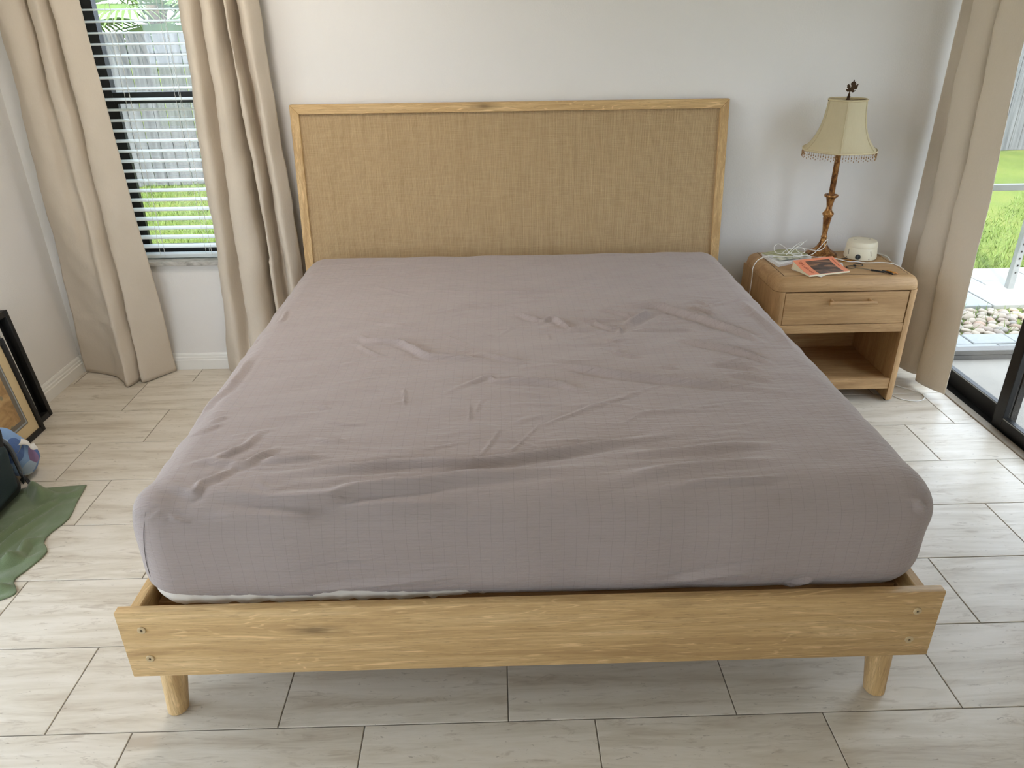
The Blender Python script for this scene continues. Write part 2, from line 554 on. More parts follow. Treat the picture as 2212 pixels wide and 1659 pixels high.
# outdoors
def ground_mat():
    m = NT('lawn_soil')
    v = m.coord()
    a = m.noise(v, 1.2, 6, 0.6)
    b = m.noise(v, 40, 5, 0.7)
    col = m.ramp(a, [(0.3, L(88, 104, 52)), (0.5, L(102, 116, 56)), (0.7, L(120, 124, 66))])
    col = m.mix(m.ramp(b, [(0.35, 0.5), (0.6, 0.0)]), col, L(64, 80, 36))
    m.base(col, 0.95, spec=0.1)
    m.bump(b, 0.02, 0.7)
    return m.m
M['lawn'] = ground_mat()
M['blade'] = plain('grass_blade', L(104, 126, 52), 0.7, nscale=3, namp=0.3)
M['concrete'] = plain('pale_concrete', L(146, 140, 130), 0.85, nscale=6, namp=0.10, bump=0.002)
M['paver_grey'] = plain('grey_paver', L(142, 144, 142), 0.9, nscale=40, namp=0.14, bump=0.002)
M['paver_pink'] = plain('dusky_pink_paver', L(140, 122, 120), 0.9, nscale=40, namp=0.14, bump=0.002)
def stone_mat():
    m = NT('river_stone')
    r = m.n('ObjectInfo').outputs['Random']
    col = m.ramp(r, [(0.0, L(150, 136, 118)), (0.35, L(172, 158, 140)), (0.65, L(138, 132, 124)), (1.0, L(164, 134, 112))])
    m.base(m.mix(m.math('MULTIPLY', m.noise(m.coord((30, 30, 30)), 1.0, 3), 0.35), col, L(110, 102, 92)), 0.8)
    return m.m
M['stone'] = stone_mat()
def fence_mat():
    m = NT('weathered_fence_board')
    a = m.noise(m.coord((30, 30, 1.2), rnd=True), 1.0, 5, 0.6)
    m.base(m.ramp(a, [(0.3, L(84, 85, 86)), (0.5, L(108, 109, 110)), (0.7, L(124, 125, 126))]), 0.9, spec=0.1)
    return m.m
M['fence'] = fence_mat()
M['galv'] = plain('galvanised_steel', L(150, 152, 150), 0.5, 0.5, nscale=30, namp=0.15)
M['screen_bronze'] = plain('grey_bronze_kickplate', L(92, 88, 82), 0.5, 0.2, nscale=14, namp=0.15)
M['rail_grey'] = plain('pale_grey_rail', L(128, 128, 120), 0.5, 0.2, nscale=14, namp=0.1)
M['frond'] = plain('palm_green', L(112, 140, 78), 0.55, nscale=4, namp=0.3)
M['trunk'] = plain('palm_trunk', L(120, 104, 84), 0.9, nscale=20, namp=0.3)
M['roof'] = plain('roof_soffit', L(214, 210, 202), 0.85, namp=0.04)

# ------------------------------------------------------------------ the room
def struct(name, mb, mat, smooth=None):
    return tag(mb.build(name, mat, None, smooth), kind='structure')

XL, XR, YB, YF, ZC = -2.24, 2.19, 2.305, -3.2, 2.44
fl = struct('floor', MB().box(XL, 2.175, YF, YB, -0.06, -0.0022), M['grout'])
tile_cache = {}
def tile_mesh(w, d):
    key = (round(w, 3), round(d, 3))
    if key not in tile_cache:
        mb = MB().box(-w / 2, w / 2, -d / 2, d / 2, -0.0095, 0, 0.0012, 1, edges=lambda e: all(v.co.z > -0.001 for v in e.verts))
        tile_cache[key] = mb.mesh('tile', M['tile'])
    return tile_cache[key]
G = 0.0032
for k in range(-11, 8):
    y0, y1 = k * 0.305 + G / 2, (k + 1) * 0.305 - G / 2
    y0, y1 = max(y0, YF), min(y1, YB)
    if y1 - y0 < 0.02: continue
    x = (0.005 if k % 2 == 0 else 0.235) - 0.61 * 6
    while x < 2.175:
        a, b = max(x + G / 2, XL), min(x + 0.61 - G / 2, 2.175)
        if b - a > 0.01:
            link('tile', tile_mesh(b - a, y1 - y0), fl, ((a + b) / 2, (y0 + y1) / 2, rnd.uniform(-0.0004, 0.0)))
        x += 0.61

struct('wall_back', MB().box(-2.39, -1.84, YB, 2.455, -0.1, ZC).box(-1.10, 2.34, YB, 2.455, -0.1, ZC)
       .box(-1.84, -1.10, YB, 2.455, -0.1, 0.575).box(-1.84, -1.10, YB, 2.455, 2.0, ZC), M['wall'])
struct('wall_left', MB().box(-2.39, XL, 0.9, YB, -0.1, ZC).box(-2.39, XL, YF - 0.15, -1.3, -0.1, ZC)
       .box(-2.39, XL, -1.3, 0.9, -0.1, 0.0).box(-2.39, XL, -1.3, 0.9, 2.2, ZC), M['wall'])
struct('wall_right', MB().box(XR, 2.34, 2.24, YB, -0.1, ZC).box(XR, 2.34, YF - 0.15, 0.73, -0.1, ZC)
       .box(XR, 2.34, 0.73, 2.24, 2.05, ZC), M['wall'])
struct('wall_front', MB().box(XL, -2.1, YF - 0.15, YF, -0.1, ZC).box(-0.4, XR, YF - 0.15, YF, -0.1, ZC).box(-2.1, -0.4, YF - 0.15, YF, 2.2, ZC).box(-2.1, -0.4, YF - 0.15, YF, -0.1, 0.4), M['wall'])
struct('ceiling', MB().box(-2.39, 2.34, YF - 0.15, 2.455, ZC, ZC + 0.05), M['ceiling'])
struct('roof', MB().box(-2.85, 2.75, YF - 0.6, 2.9, ZC + 0.05, ZC + 0.2), M['roof'])

BP = [(0, 0), (0.016, 0), (0.016, 0.052), (0.0125, 0.056), (0.0125, 0.067), (0.009, 0.071), (0.008, 0.082), (0.004, 0.09), (0, 0.09)]
struct('baseboard_back', MB().prism([(YB - d, z) for d, z in BP], 'x', XL, XR), M['trim'])
struct('baseboard_left', MB().prism([(XL + d, z) for d, z in BP], 'y', 0.9, YB - 0.016), M['trim'])
struct('baseboard_right', MB().prism([(XR - d, z) for d, z in BP], 'y', YF, 0.70), M['trim'])

# --- window in the back wall
w1 = empty('window_1', (-1.47, 2.38, 0.575), kind='structure')
MB().box(-1.86, -1.08, 2.283, 2.455, 0.575, 0.598, 0.004, 2).build('window_sill', M['marble'], w1)
fr = MB()
fr.box(-1.84, -1.79, 2.405, 2.45, 0.598, 2.0).box(-1.15, -1.10, 2.405, 2.45, 0.598, 2.0)
fr.box(-1.79, -1.15, 2.405, 2.45, 0.598, 0.632).box(-1.79, -1.15, 2.405, 2.45, 1.96, 2.0)
fr.build('window_frame', M['bronze_frame'], w1)
MB().box(-1.79, -1.15, 2.40, 2.43, 1.335, 1.385, 0.003, 1).build('meeting_rail', M['bronze_frame'], w1)
MB().box(-1.79, -1.775, 2.405, 2.43, 0.632, 1.335).box(-1.175, -1.15, 2.405, 2.43, 0.632, 1.335).box(-1.775, -1.175, 2.405, 2.43, 0.632, 0.655).build('sash', M['bronze_frame'], w1)
MB().box(-1.79, -1.15, 2.433, 2.437, 1.385, 1.96).build('pane', M['glass'], w1)
MB().box(-1.775, -1.175, 2.416, 2.420, 0.655, 1.335).build('pane', M['glass'], w1)

# --- added window, unseen, in the left wall; sized to light floor and bed
w2 = empty('fill_window_side', (-2.31, -0.2, 0.0), kind='structure')
fr = MB()
for a in (-1.3, -0.225, 0.85): fr.box(-2.37, -2.33, a, a + 0.05, 0.0, 2.2)
fr.box(-2.37, -2.33, -1.25, 0.85, 0.0, 0.05).box(-2.37, -2.33, -1.25, 0.85, 2.15, 2.2)
fr.build('window_frame', M['bronze_frame'], w2)
for a, b in ((-1.25, -0.225), (-0.175, 0.85)):
    MB().box(-2.352, -2.348, a, b, 0.05, 2.15).build('pane', M['glass'], w2)

# --- added window, unseen, behind the camera; fills the bed front and left curtain
d2 = empty('fill_window_front', (-1.25, -3.28, 0.4), kind='structure')
fr = MB()
for a in (-2.1, -1.275, -0.45): fr.box(a, a + 0.05, -3.3, -3.26, 0.4, 2.2)
fr.box(-2.05, -0.45, -3.3, -3.26, 0.4, 0.45).box(-2.05, -0.45, -3.3, -3.26, 2.15, 2.2)
fr.build('window_frame', M['bronze_frame'], d2)
for a, b in ((-2.05, -1.275), (-1.225, -0.45)):
    MB().box(a, b, -3.282, -3.278, 0.45, 2.15).build('pane', M['glass'], d2)

# --- sliding glass door in the right wall
d1 = empty('door_1', (2.25, 1.485, 0.0), kind='structure')
MB().box(2.175, 2.215, 0.73, 2.24, -0.04, 0.006, 0.002, 1).build('threshold', M['track'], d1)
MB().box(2.215, 2.33, 0.73, 2.24, -0.06, -0.002).build('door_track', M['bronze_frame'], d1)
MB().box(2.215, 2.33, 0.73, 0.76, 0, 2.05).box(2.215, 2.33, 2.21, 2.24, 0, 2.05).box(2.215, 2.33, 0.76, 2.21, 2.02, 2.05).build('door_frame', M['bronze_frame'], d1)
def door_panel(name, x0, x1, y0, y1, rail):
    p = MB().box(x0, x1, y0, y0 + 0.062, 0.0, 2.02, 0.002, 1).build(name, M['bronze_frame'], d1)
    MB().box(x0, x1, y1 - 0.062, y1, 0.0, 2.02, 0.002, 1).build('stile', M['bronze_frame'], p)
    MB().box(x0 + 0.001, x1 - 0.001, y0 + 0.06, y1 - 0.06, 0.0, rail, 0.002, 1).build('bottom_rail', M['bronze_frame'], p)
    MB().box(x0 + 0.001, x1 - 0.001, y0 + 0.06, y1 - 0.06, 1.95, 2.02, 0.002, 1).build('top_rail', M['bronze_frame'], p)
    xm = (x0 + x1) / 2
    MB().box(xm - 0.003, xm + 0.003, y0 + 0.06, y1 - 0.06, rail, 1.95).build('pane', M['glass'], p)
    MB().box(x0 - 0.001, x0 + 0.002, y0 + 0.064, y1 - 0.064, rail - 0.006, rail - 0.002).build('glazing_bead', M['rail_grey'], p)
door_panel('fixed_panel', 2.258, 2.288, 1.452, 2.21, 0.082)
door_panel('sliding_panel', 2.222, 2.252, 0.76, 1.513, 0.066)

# --- added fill light, unseen, shaped as a flush ceiling fixture
cx_, cy_ = -1.00, 1.20
cl_ = empty('ceiling_fill_light', (cx_, cy_, ZC), 'added round white fill light on the ceiling over the bed, out of view, lit', 'fill light')
MB().lathe([(0.20, ZC), (0.205, ZC - 0.02), (0.19, ZC - 0.035)], 40, (cx_, cy_)).build('rim', M['trim'], cl_, SM)
MB().lathe([(0.188, ZC - 0.034), (0.175, ZC - 0.065), (0.13, ZC - 0.095), (0.06, ZC - 0.108), (0.001, ZC - 0.11)], 40, (cx_, cy_)).build('diffuser', M['fill_glow'], cl_, 3.14)

# ------------------------------------------------------------------ outdoors
GZ = -0.1
struct('ground', MB().box(-40, 40, -30, 45, GZ - 0.3, GZ), M['lawn'])
struct('patio_slab', MB().box(2.34, 6.5, -3.2, 2.33, GZ, GZ + 0.04).box(-6.5, -2.39, -8.5, 1.2, GZ, GZ + 0.02).box(-2.39, 6.5, -8.5, -3.35, GZ, GZ + 0.02), M['concrete'])  # second and third slabs are added, unseen, to bounce warm sunlight indoors
# screen enclosure across the patio end
sc = empty('screen_enclosure', (4.4, 2.36, GZ), 'grey screen enclosure frame across the end of the patio outside the door', 'screen')
MB().box(2.36, 6.5, 2.335, 2.385, GZ, -0.035, 0.002, 1).build('kick_plate', M['screen_bronze'], sc)
MB().box(2.36, 6.5, 2.330, 2.39, -0.031, -0.004, 0.002, 1).build('bottom_rail', M['screen_bronze'], sc)
MB().box(2.36, 6.5, 2.345, 2.375, 0.868, 0.898, 0.002, 1).build('chair_rail', M['rail_grey'], sc)
MB().box(6.45, 6.5, 2.335, 2.385, GZ, 2.3, 0.002, 1).build('post', M['screen_bronze'], sc)
MB().box(2.36, 6.5, 2.335, 2.385, 2.25, 2.3, 0.002, 1).build('top_rail', M['screen_bronze'], sc)

path = empty('paver_path', (4.0, 3.3, GZ), 'path of grey and dusky pink square pavers between the stones and the lawn', 'path', kind='structure')
pav = {}
def paver(x0, x1, y0, y1, mat, z=0.0):
    key = (round(x1 - x0, 3), round(y1 - y0, 3), mat)
    if key not in pav:
        w, d = (x1 - x0) / 2 - 0.005, (y1 - y0) / 2 - 0.005
        pav[key] = MB().box(-w, w, -d, d, 0, 0.03, 0.004, 1, edges=lambda e: all(v.co.z > 0.01 for v in e.verts)).mesh('paver', M[mat])
    link('paver', pav[key], path, ((x0 + x1) / 2, (y0 + y1) / 2, GZ + z + rnd.uniform(-0.004, 0.004)), (rnd.uniform(-.006, .006), rnd.uniform(-.006, .006), rnd.uniform(-.02, .02)))
for i in range(16):                       # narrow strip by the enclosure
    x = 2.4 + i * 0.26
    paver(x, x + 0.26, 2.42, 2.57, 'paver_grey')
    paver(x + 0.13, x + 0.39, 2.57, 2.72, 'paver_grey')
for j in range(2):                        # broad pavers before the lawn
    for i in range(9):
        x = 2.45 + i * 0.42 + 0.2 * j
        paver(x, x + 0.42, 3.2 + j * 0.4, 3.6 + j * 0.4, 'paver_pink' if (i * 3 + j * 2) % 5 == 2 else 'paver_grey')
# river stones
stones = []
for i in range(3):
    b = bmesh.new()
    bmesh.ops.create_icosphere(b, subdivisions=2, radius=1)
    rr = random.Random(20 + i)
    for v in b.verts:
        v.co *= 1 + rr.uniform(-0.12, 0.12)
        v.co.x *= 1.25; v.co.z *= 0.55
    mb = MB(); mb.join(b)
    stones.append(mb.mesh('river_stone', M['stone'], 3.14))
ns = 0
for j in range(8):
    for i in range(25):
        x, y = 2.5 + i * 0.072 + (j % 2) * 0.036 + rnd.uniform(-.015, .015), 2.76 + j * 0.055 + rnd.uniform(-.012, .012)
        if x > 4.2 or rnd.random() < 0.08: continue
        o = link('river_stone', stones[ns % 3], None, (x, y, GZ + 0.012), (rnd.uniform(-.3, .3), rnd.uniform(-.3, .3), rnd.uniform(0, 6.28)))
        s_ = rnd.uniform(0.024, 0.036); o.scale = (s_, s_, s_)
        tag(o, 'rounded tan river stone in the gravel strip beyond the patio', 'stone', 'river stones beside the pavers')
        ns += 1
# steel post on the pavers
sp = empty('steel_post', (3.6, 3.53, GZ), 'slim perforated steel post standing on the pavers outside the glass door', 'post')
MB().box(3.578, 3.622, 3.508, 3.552, GZ + 0.03, 2.6, 0.003, 1).build('tube', M['galv'], sp)
hm = MB().box(-0.006, 0.006, -0.0235, 0.0235, -0.006, 0.006).mesh('punched_hole', M['dark_metal'])
for i in range(26):
    link('punched_hole', hm, sp, (3.6, 3.53, 0.05 + i * 0.05))

# fence
fence = empty('board_fence', (1.0, 8.6, GZ), 'tall weathered grey board fence at the far side of the lawn', 'fence')
bm_ = MB().box(-0.068, 0.068, -0.01, 0.01, 0, 1.68, 0.003, 1).mesh('fence_board', M['fence'])
fdx, fdy = 11.1, 1.5
fl_ = math.hypot(fdx, fdy); ang = math.atan2(fdy, fdx)
def fpt(t): return (-3.7 + fdx * t / fl_, 7.92 + fdy * t / fl_)
t = -2.6
while t < 13.5:
    x, y = fpt(t)
    link('fence_board', bm_, fence, (x, y, GZ + rnd.uniform(0, 0.015)), (0, rnd.uniform(-.004, .004), ang))
    t += 0.142
for zz in (0.35, 1.35):
    (x0, y0), (x1, y1) = fpt(-2.7), fpt(13.6)
    mb = MB().box(-fl_ * 0.73, fl_ * 0.73, 0.012, 0.05, -0.045, 0.045)
    o = mb.build('fence_rail', M['fence'], fence)
    o.location = ((x0 + x1) / 2, (y0 + y1) / 2, zz); o.rotation_euler = (0, 0, ang)

# palms behind the fence
def frond_mesh(seed):
    r = random.Random(seed)
    mb = MB()
    n = 46
    for i in range(n):                    # fan leaf: strips from one hub
        a = -1.9 + 3.8 * i / (n - 1)
        l = 0.85 + 0.25 * math.cos(a * 0.8) + r.uniform(-.08, .08)
        d = Vector((math.sin(a), math.cos(a), 0))
        s_ = Vector((d.y, -d.x, 0))
        pts = []
        for k, (t, wd) in enumerate(((0.05, .006), (0.35, .02), (0.7, .014), (1.0, .001))):
            c = d * l * t + Vector((0, 0, -0.28 * t * t * l + 0.12 * t))
            pts.append((c - s_ * wd, c + s_ * wd + Vector((0, 0, 0.012))))
        V = [[mb.b.verts.new(p) for p in row] for row in pts]
        for q, w in zip(V, V[1:]): mb.b.faces.new((q[0], q[1], w[1], w[0]))
    mb.tube([(0, -0.75, -0.25), (0, -0.3, -0.03), (0, 0.05, 0.0)], 0.012, 5, 2)
    return mb.mesh('frond', M['frond'], 3.14)
fms = [frond_mesh(i) for i in range(3)]
def palm(x, y, h, label):
    p = empty('palm_tree', (x, y, GZ), label, 'palm', 'palms behind the fence')
    MB().lathe([(0.13, GZ), (0.11, GZ + h * 0.5), (0.12, GZ + h)], 12, (x, y)).build('trunk', M['trunk'], p, SM)
    for i in range(15):
        a = i * 2.399 + x
        el = 0.95 - 0.11 * i
        o = link('frond', fms[i % 3], p)
        d = Vector((math.cos(a) * math.cos(el), math.sin(a) * math.cos(el), math.sin(el)))
        o.rotation_euler = d.to_track_quat('Y', 'Z').to_euler()
        o.location = Vector((x, y, GZ + h)) + d * 0.8
palm(-4.3, 9.4, 2.0, 'fan palm with arching green fronds above the fence, seen at the left of the window')
palm(-2.9, 9.9, 2.5, 'fan palm with arching green fronds above the fence, nearer the right window curtain')

# grass blades
def grass():
    r = np.random.RandomState(3)
    P = []
    n1 = 9000
    y = 4.05 + r.rand(n1) ** 1.6 * 5.0
    P.append(np.stack([1.0 * y - 0.9 + r.rand(n1) * 2.2, y], 1))
    n2 = 6000
    y = 4.4 + r.rand(n2) * 3.4
    P.append(np.stack([-0.42 * y - 1.0 + r.rand(n2) * 1.6, y], 1))
    n3 = 260
    P.append(np.stack([2.6 + r.rand(n3) * 1.4, 2.74 + r.rand(n3) * 0.46], 1))
    P = np.concatenate(P)
    n = len(P)
    h = r.uniform(0.03, 0.085, n); a = r.rand(n) * 6.28; lean = r.uniform(-.05, .05, (n, 2)); w = 0.004
    dx, dy = np.cos(a) * w, np.sin(a) * w
    z0 = np.full(n, GZ)
    A = np.stack([P[:, 0] - dx, P[:, 1] - dy, z0], 1); B = np.stack([P[:, 0] + dx, P[:, 1] + dy, z0], 1)
    Cc = np.stack([P[:, 0] + lean[:, 0], P[:, 1] + lean[:, 1], z0 + h], 1)
    V = np.stack([A, B, Cc], 1).reshape(-1, 3)
    me = bpy.data.meshes.new('grass')
    me.from_pydata(V.tolist(), [], np.arange(3 * n).reshape(-1, 3).tolist())
    me.materials.append(M['blade'])
    tag(link('grass', me), 'short sunlit lawn grass between the house and the fence', 'grass', kind='stuff')
grass()

# ------------------------------------------------------------------ blind and curtains
bl = empty('window_blind', (-1.47, 2.355, 0.61), 'white horizontal slat blind with open slats in the window beside the headboard', 'blind')
slat_prof = [(-0.025, 0.0), (-0.012, 0.0025), (0.0, 0.0034), (0.012, 0.0025), (0.025, 0.0)]
mb = MB()
up = slat_prof; lo = [(a, b - 0.0026) for a, b in slat_prof][::-1]
mb.prism([(a, b) for a, b in up + lo], 'x', -0.355, 0.355)
slat_me = mb.mesh('slat', M['blind'], SM)
for i in range(28):
    z = 0.662 + i * 0.0465
    if z > 1.93: break
    link('slat', slat_me, bl, (-1.47, 2.355, z), (math.radians(6 + rnd.uniform(-1.5, 1.5)), rnd.uniform(-.002, .002), 0))
MB().box(-1.825, -1.115, 2.33, 2.38, 0.605, 0.624, 0.004, 2).build('bottom_rail', M['blind'], bl)
MB().box(-1.83, -1.11, 2.325, 2.385, 1.945, 1.998, 0.004, 2).build('head_rail', M['blind'], bl)
for cx in (-1.70, -1.47, -1.24):
    for yy in (2.331, 2.379):
        MB().tube([(cx, yy, 0.615), (cx, yy, 1.2), (cx, yy, 1.95)], 0.0009, 5, 1).build('ladder_cord', M['cord'], bl)
MB().tube([(-1.675, 2.326, 0.615), (-1.675, 2.326, 1.95)], 0.0011, 5, 1).build('lift_cord', M['cord'], bl)
MB().tube([(-1.44, 2.326, 0.615), (-1.445, 2.326, 1.95)], 0.0011, 5, 1).build('lift_cord', M['cord'], bl)

def curtain(name, rows, label, creases=(), group=None, seed=0, hem=None):
    """rows: (z, [(x, y) ...]) from bottom to top, a plan curve at each height"""
    K = 7
    curves = [(z, [Vector((p.x, p.y)) for p in spline([(a, b, 0) for a, b in pts], K)]) for z, pts in rows]
    n = len(curves[0][1])
    z0, z1 = curves[0][0], curves[-1][0]
    NZ = 120
    r = random.Random(seed)
    ph = [r.uniform(0, 6.28) for _ in range(6)]
    grid = []
    for j in range(NZ + 1):
        z = z0 + (z1 - z0) * j / NZ
        for q in range(len(curves) - 1):
            if z <= curves[q + 1][0] or q == len(curves) - 2: break
        (za, A), (zb, B) = curves[q], curves[q + 1]
        t = min(1, max(0, (z - za) / (zb - za)))
        t = t * t * (3 - 2 * t) * 0.6 + t * 0.4
        row = []
        for i in range(n):
            p = A[i].lerp(B[i], t)
            a = A[min(i + 1, n - 1)].lerp(B[min(i + 1, n - 1)], t) - A[max(i - 1, 0)].lerp(B[max(i - 1, 0)], t)
            nn = Vector((a.y, -a.x)).normalized() if a.length > 1e-6 else Vector((0, -1))
            u = i / (n - 1)
            d = 0.0035 * math.sin(z * 7 + ph[0] + u * 9) + 0.002 * math.sin(z * 17 + ph[1] - u * 21) + 0.0012 * math.sin(z * 41 + u * 33 + ph[2])
            for zc, amp, sl in creases:
                dz = z - (zc + sl * (u - 0.5))
                d += amp * math.exp(-(dz / 0.009) ** 2) - 0.5 * amp * math.exp(-((dz - 0.022) / 0.014) ** 2)
            zz = z + (hem(u) * (1 - j / NZ) ** 8 if hem else 0)
            row.append((p.x + nn.x * d, p.y + nn.y * d, zz))
        grid.append(row)
    o = MB().sheet(grid, 0.0018).build(name, M['curtain'], None, 3.14)
    return tag(o, label, 'curtain', group)

curtain('curtain', [
    (0.005, [(-2.213, 2.283), (-2.11, 2.255), (-2.015, 2.208), (-1.95, 2.13), (-1.906, 2.08), (-1.878, 2.13), (-1.862, 2.185), (-1.846, 2.132), (-1.79, 2.19), (-1.723, 2.268)]),
    (0.35, [(-2.185, 2.255), (-2.10, 2.235), (-2.02, 2.20), (-1.955, 2.165), (-1.92, 2.12), (-1.89, 2.15), (-1.868, 2.205), (-1.85, 2.15), (-1.785, 2.185), (-1.712, 2.235)]),
    (0.9, [(-2.15, 2.24), (-2.085, 2.19), (-2.03, 2.18), (-1.975, 2.20), (-1.935, 2.165), (-1.90, 2.19), (-1.875, 2.22), (-1.85, 2.17), (-1.79, 2.165), (-1.722, 2.205)]),
    (1.75, [(-2.125, 2.24), (-2.06, 2.17), (-1.99, 2.185), (-1.972, 2.25), (-1.955, 2.19), (-1.90, 2.165), (-1.868, 2.245), (-1.845, 2.17), (-1.80, 2.165), (-1.742, 2.205)]),
    (2.40, [(-2.125, 2.24), (-2.06, 2.17), (-1.99, 2.185), (-1.972, 2.25), (-1.955, 2.19), (-1.90, 2.165), (-1.868, 2.245), (-1.845, 2.17), (-1.80, 2.165), (-1.742, 2.205)]),
], 'beige curtain panel hanging in the room corner, on the wall side of the window', [(0.33, 0.004, 0.03), (0.93, 0.002, 0.02)], 'beige curtains', 1)
curtain('curtain', [
    (0.008, [(-1.44, 2.258), (-1.40, 2.200), (-1.34, 2.132), (-1.29, 2.167), (-1.27, 2.127), (-1.20, 2.102), (-1.155, 2.142), (-1.145, 2.286), (-1.13, 2.286), (-1.12, 2.162), (-1.09, 2.137), (-1.072, 2.255), (-1.05, 2.200), (-1.0, 2.137), (-0.957, 2.200)]),
    (0.45, [(-1.39, 2.235), (-1.36, 2.152), (-1.31, 2.127), (-1.265, 2.200), (-1.25, 2.127), (-1.19, 2.107), (-1.145, 2.152), (-1.135, 2.286), (-1.12, 2.286), (-1.11, 2.162), (-1.085, 2.142), (-1.068, 2.255), (-1.05, 2.200), (-1.005, 2.137), (-0.96, 2.205)]),
    (0.9, [(-1.362, 2.220), (-1.335, 2.142), (-1.29, 2.122), (-1.248, 2.205), (-1.235, 2.127), (-1.18, 2.112), (-1.142, 2.157), (-1.132, 2.286), (-1.117, 2.286), (-1.107, 2.162), (-1.082, 2.142), (-1.067, 2.255), (-1.05, 2.200), (-1.01, 2.127), (-0.968, 2.205)]),
    (1.75, [(-1.335, 2.220), (-1.305, 2.142), (-1.26, 2.132), (-1.228, 2.235), (-1.215, 2.142), (-1.175, 2.122), (-1.157, 2.200), (-1.148, 2.286), (-1.133, 2.286), (-1.127, 2.162), (-1.107, 2.142), (-1.097, 2.286), (-1.08, 2.200), (-1.03, 2.127), (-0.99, 2.205)]),
    (2.40, [(-1.335, 2.220), (-1.305, 2.142), (-1.26, 2.132), (-1.228, 2.235), (-1.215, 2.142), (-1.175, 2.122), (-1.157, 2.200), (-1.148, 2.286), (-1.133, 2.286), (-1.127, 2.162), (-1.107, 2.142), (-1.097, 2.286), (-1.08, 2.200), (-1.03, 2.127), (-0.99, 2.205)]),
], 'beige curtain panel with deep folds hanging between the window and the headboard', [(0.62, 0.003, 0.04), (1.3, 0.002, 0.0)], 'beige curtains', 2)
curtain('curtain', [
    (0.03, [(2.075, 2.265), (2.115, 2.245), (2.135, 2.205), (2.09, 2.17), (2.055, 2.10), (2.068, 2.03), (2.10, 1.985), (2.165, 1.965), (2.168, 1.935), (2.105, 1.940), (2.075, 1.90), (2.098, 1.815), (2.135, 1.752)]),
    (0.8, [(2.078, 2.265), (2.118, 2.245), (2.138, 2.205), (2.095, 2.17), (2.06, 2.11), (2.07, 2.045), (2.10, 2.0), (2.165, 1.985), (2.168, 1.955), (2.105, 1.962), (2.075, 1.925), (2.098, 1.845), (2.13, 1.788)]),
    (1.6, [(2.08, 2.265), (2.12, 2.245), (2.14, 2.215), (2.10, 2.19), (2.065, 2.15), (2.072, 2.085), (2.10, 2.04), (2.165, 2.025), (2.168, 1.995), (2.105, 2.002), (2.075, 1.965), (2.098, 1.90), (2.13, 1.848)]),
    (2.40, [(2.08, 2.265), (2.12, 2.245), (2.14, 2.215), (2.10, 2.195), (2.065, 2.16), (2.078, 2.09), (2.10, 2.05), (2.15, 2.035), (2.152, 2.02), (2.11, 2.005), (2.085, 1.965), (2.105, 1.92), (2.13, 1.89)]),
], 'beige curtain panel hanging at the edge of the sliding glass door behind the nightstand', [(0.5, 0.001, 0.02)], 'beige curtains', 3,
    hem=lambda u: 0.03 * max(0, 1 - u / 0.55))

# ------------------------------------------------------------------ bed frame
bed = empty('bed_frame', (0.075, 1.07, 0.0), 'limed oak platform bed frame with a tall woven headboard and round tapered legs', 'bed')
FB = MB().box(-0.937, 1.081, 0.002, 0.027, 0.197, 0.407, 0.0025, 2).build('footboard', M['oak_x'], bed, SM)
for x, z in ((-0.881, 0.352), (-0.881, 0.259), (1.022, 0.347), (1.022, 0.253)):
    c = MB().lathe([(0.0, 0.0), (0.0105, 0.0), (0.0105, 0.0022), (0.0088, 0.0036), (0.0034, 0.0036), (0.0034, 0.0012), (0.0, 0.0012)], 24, cap=False).xf(Matrix.Translation((x, 0.0022, z)) @ Matrix.Rotation(PI / 2, 4, 'X')).build('bolt_cap', M['bolt'], FB, SM)
    MB().lathe([(0.0, 0.0014), (0.003, 0.0014)], 12, cap=False).xf(Matrix.Translation((x, 0.0022, z)) @ Matrix.Rotation(PI / 2, 4, 'X')).build('socket', M['plug'], FB)
MB().box(-0.912, -0.887, 0.027, 2.12, 0.222, 0.400, 0.002, 1).build('side_rail', M['oak_y'], bed)
MB().box(1.020, 1.045, 0.027, 2.12, 0.222, 0.400, 0.002, 1).build('side_rail', M['oak_y'], bed)
MB().box(-0.887, -0.855, 0.10, 2.10, 0.285, 0.325, 0.002, 1).build('ledger', M['oak_y'], bed)
MB().box(0.988, 1.020, 0.10, 2.10, 0.285, 0.325, 0.002, 1).build('ledger', M['oak_y'], bed)
for i in range(9):
    y = 0.105 + i * 0.235
    MB().box(-0.884, 1.017, y, y + 0.075, 0.326, 0.346, 0.002, 1).build('slat', M['ash_x'], bed)
for x in (-0.886, 1.019):
    s_ = 1 if x < 0 else -1
    MB().box(x + (0.0 if s_ > 0 else -0.03), x + (0.03 if s_ > 0 else 0.0), 0.029, 0.06, 0.25, 0.30).build('corner_bracket', M['dark_metal'], bed)
def leg(x, y, lx, ly):
    n = 28; rings = []
    mb = MB()
    for t, r in ((0, 0.0235), (0.01, 0.0275), (0.35, 0.0315), (1.0, 0.0395)):
        z = 0.001 + t * 0.235
        rings.append([mb.b.verts.new((x + lx * (1 - t) + r * math.cos(2 * PI * i / n), y + ly * (1 - t) + r * math.sin(2 * PI * i / n), z)) for i in range(n)])
    for a, b in zip(rings, rings[1:]):
        for i in range(n): mb.b.faces.new((a[i], a[(i + 1) % n], b[(i + 1) % n], b[i]))
    mb.b.faces.new(rings[0][::-1]); mb.b.faces.new(rings[-1])
    mb.build('leg', M['oak_z'], bed, SM)
leg(-0.87, 0.085, -0.022, -0.012); leg(0.998, 0.082, 0.018, -0.012)
leg(-0.86, 1.95, -0.02, 0.0); leg(0.99, 1.95, 0.02, 0.0); leg(0.07, 1.05, 0, 0)
MB().box(0.04, 0.10, 0.18, 2.05, 0.236, 0.284).build('centre_beam', M['oak_y'], bed)
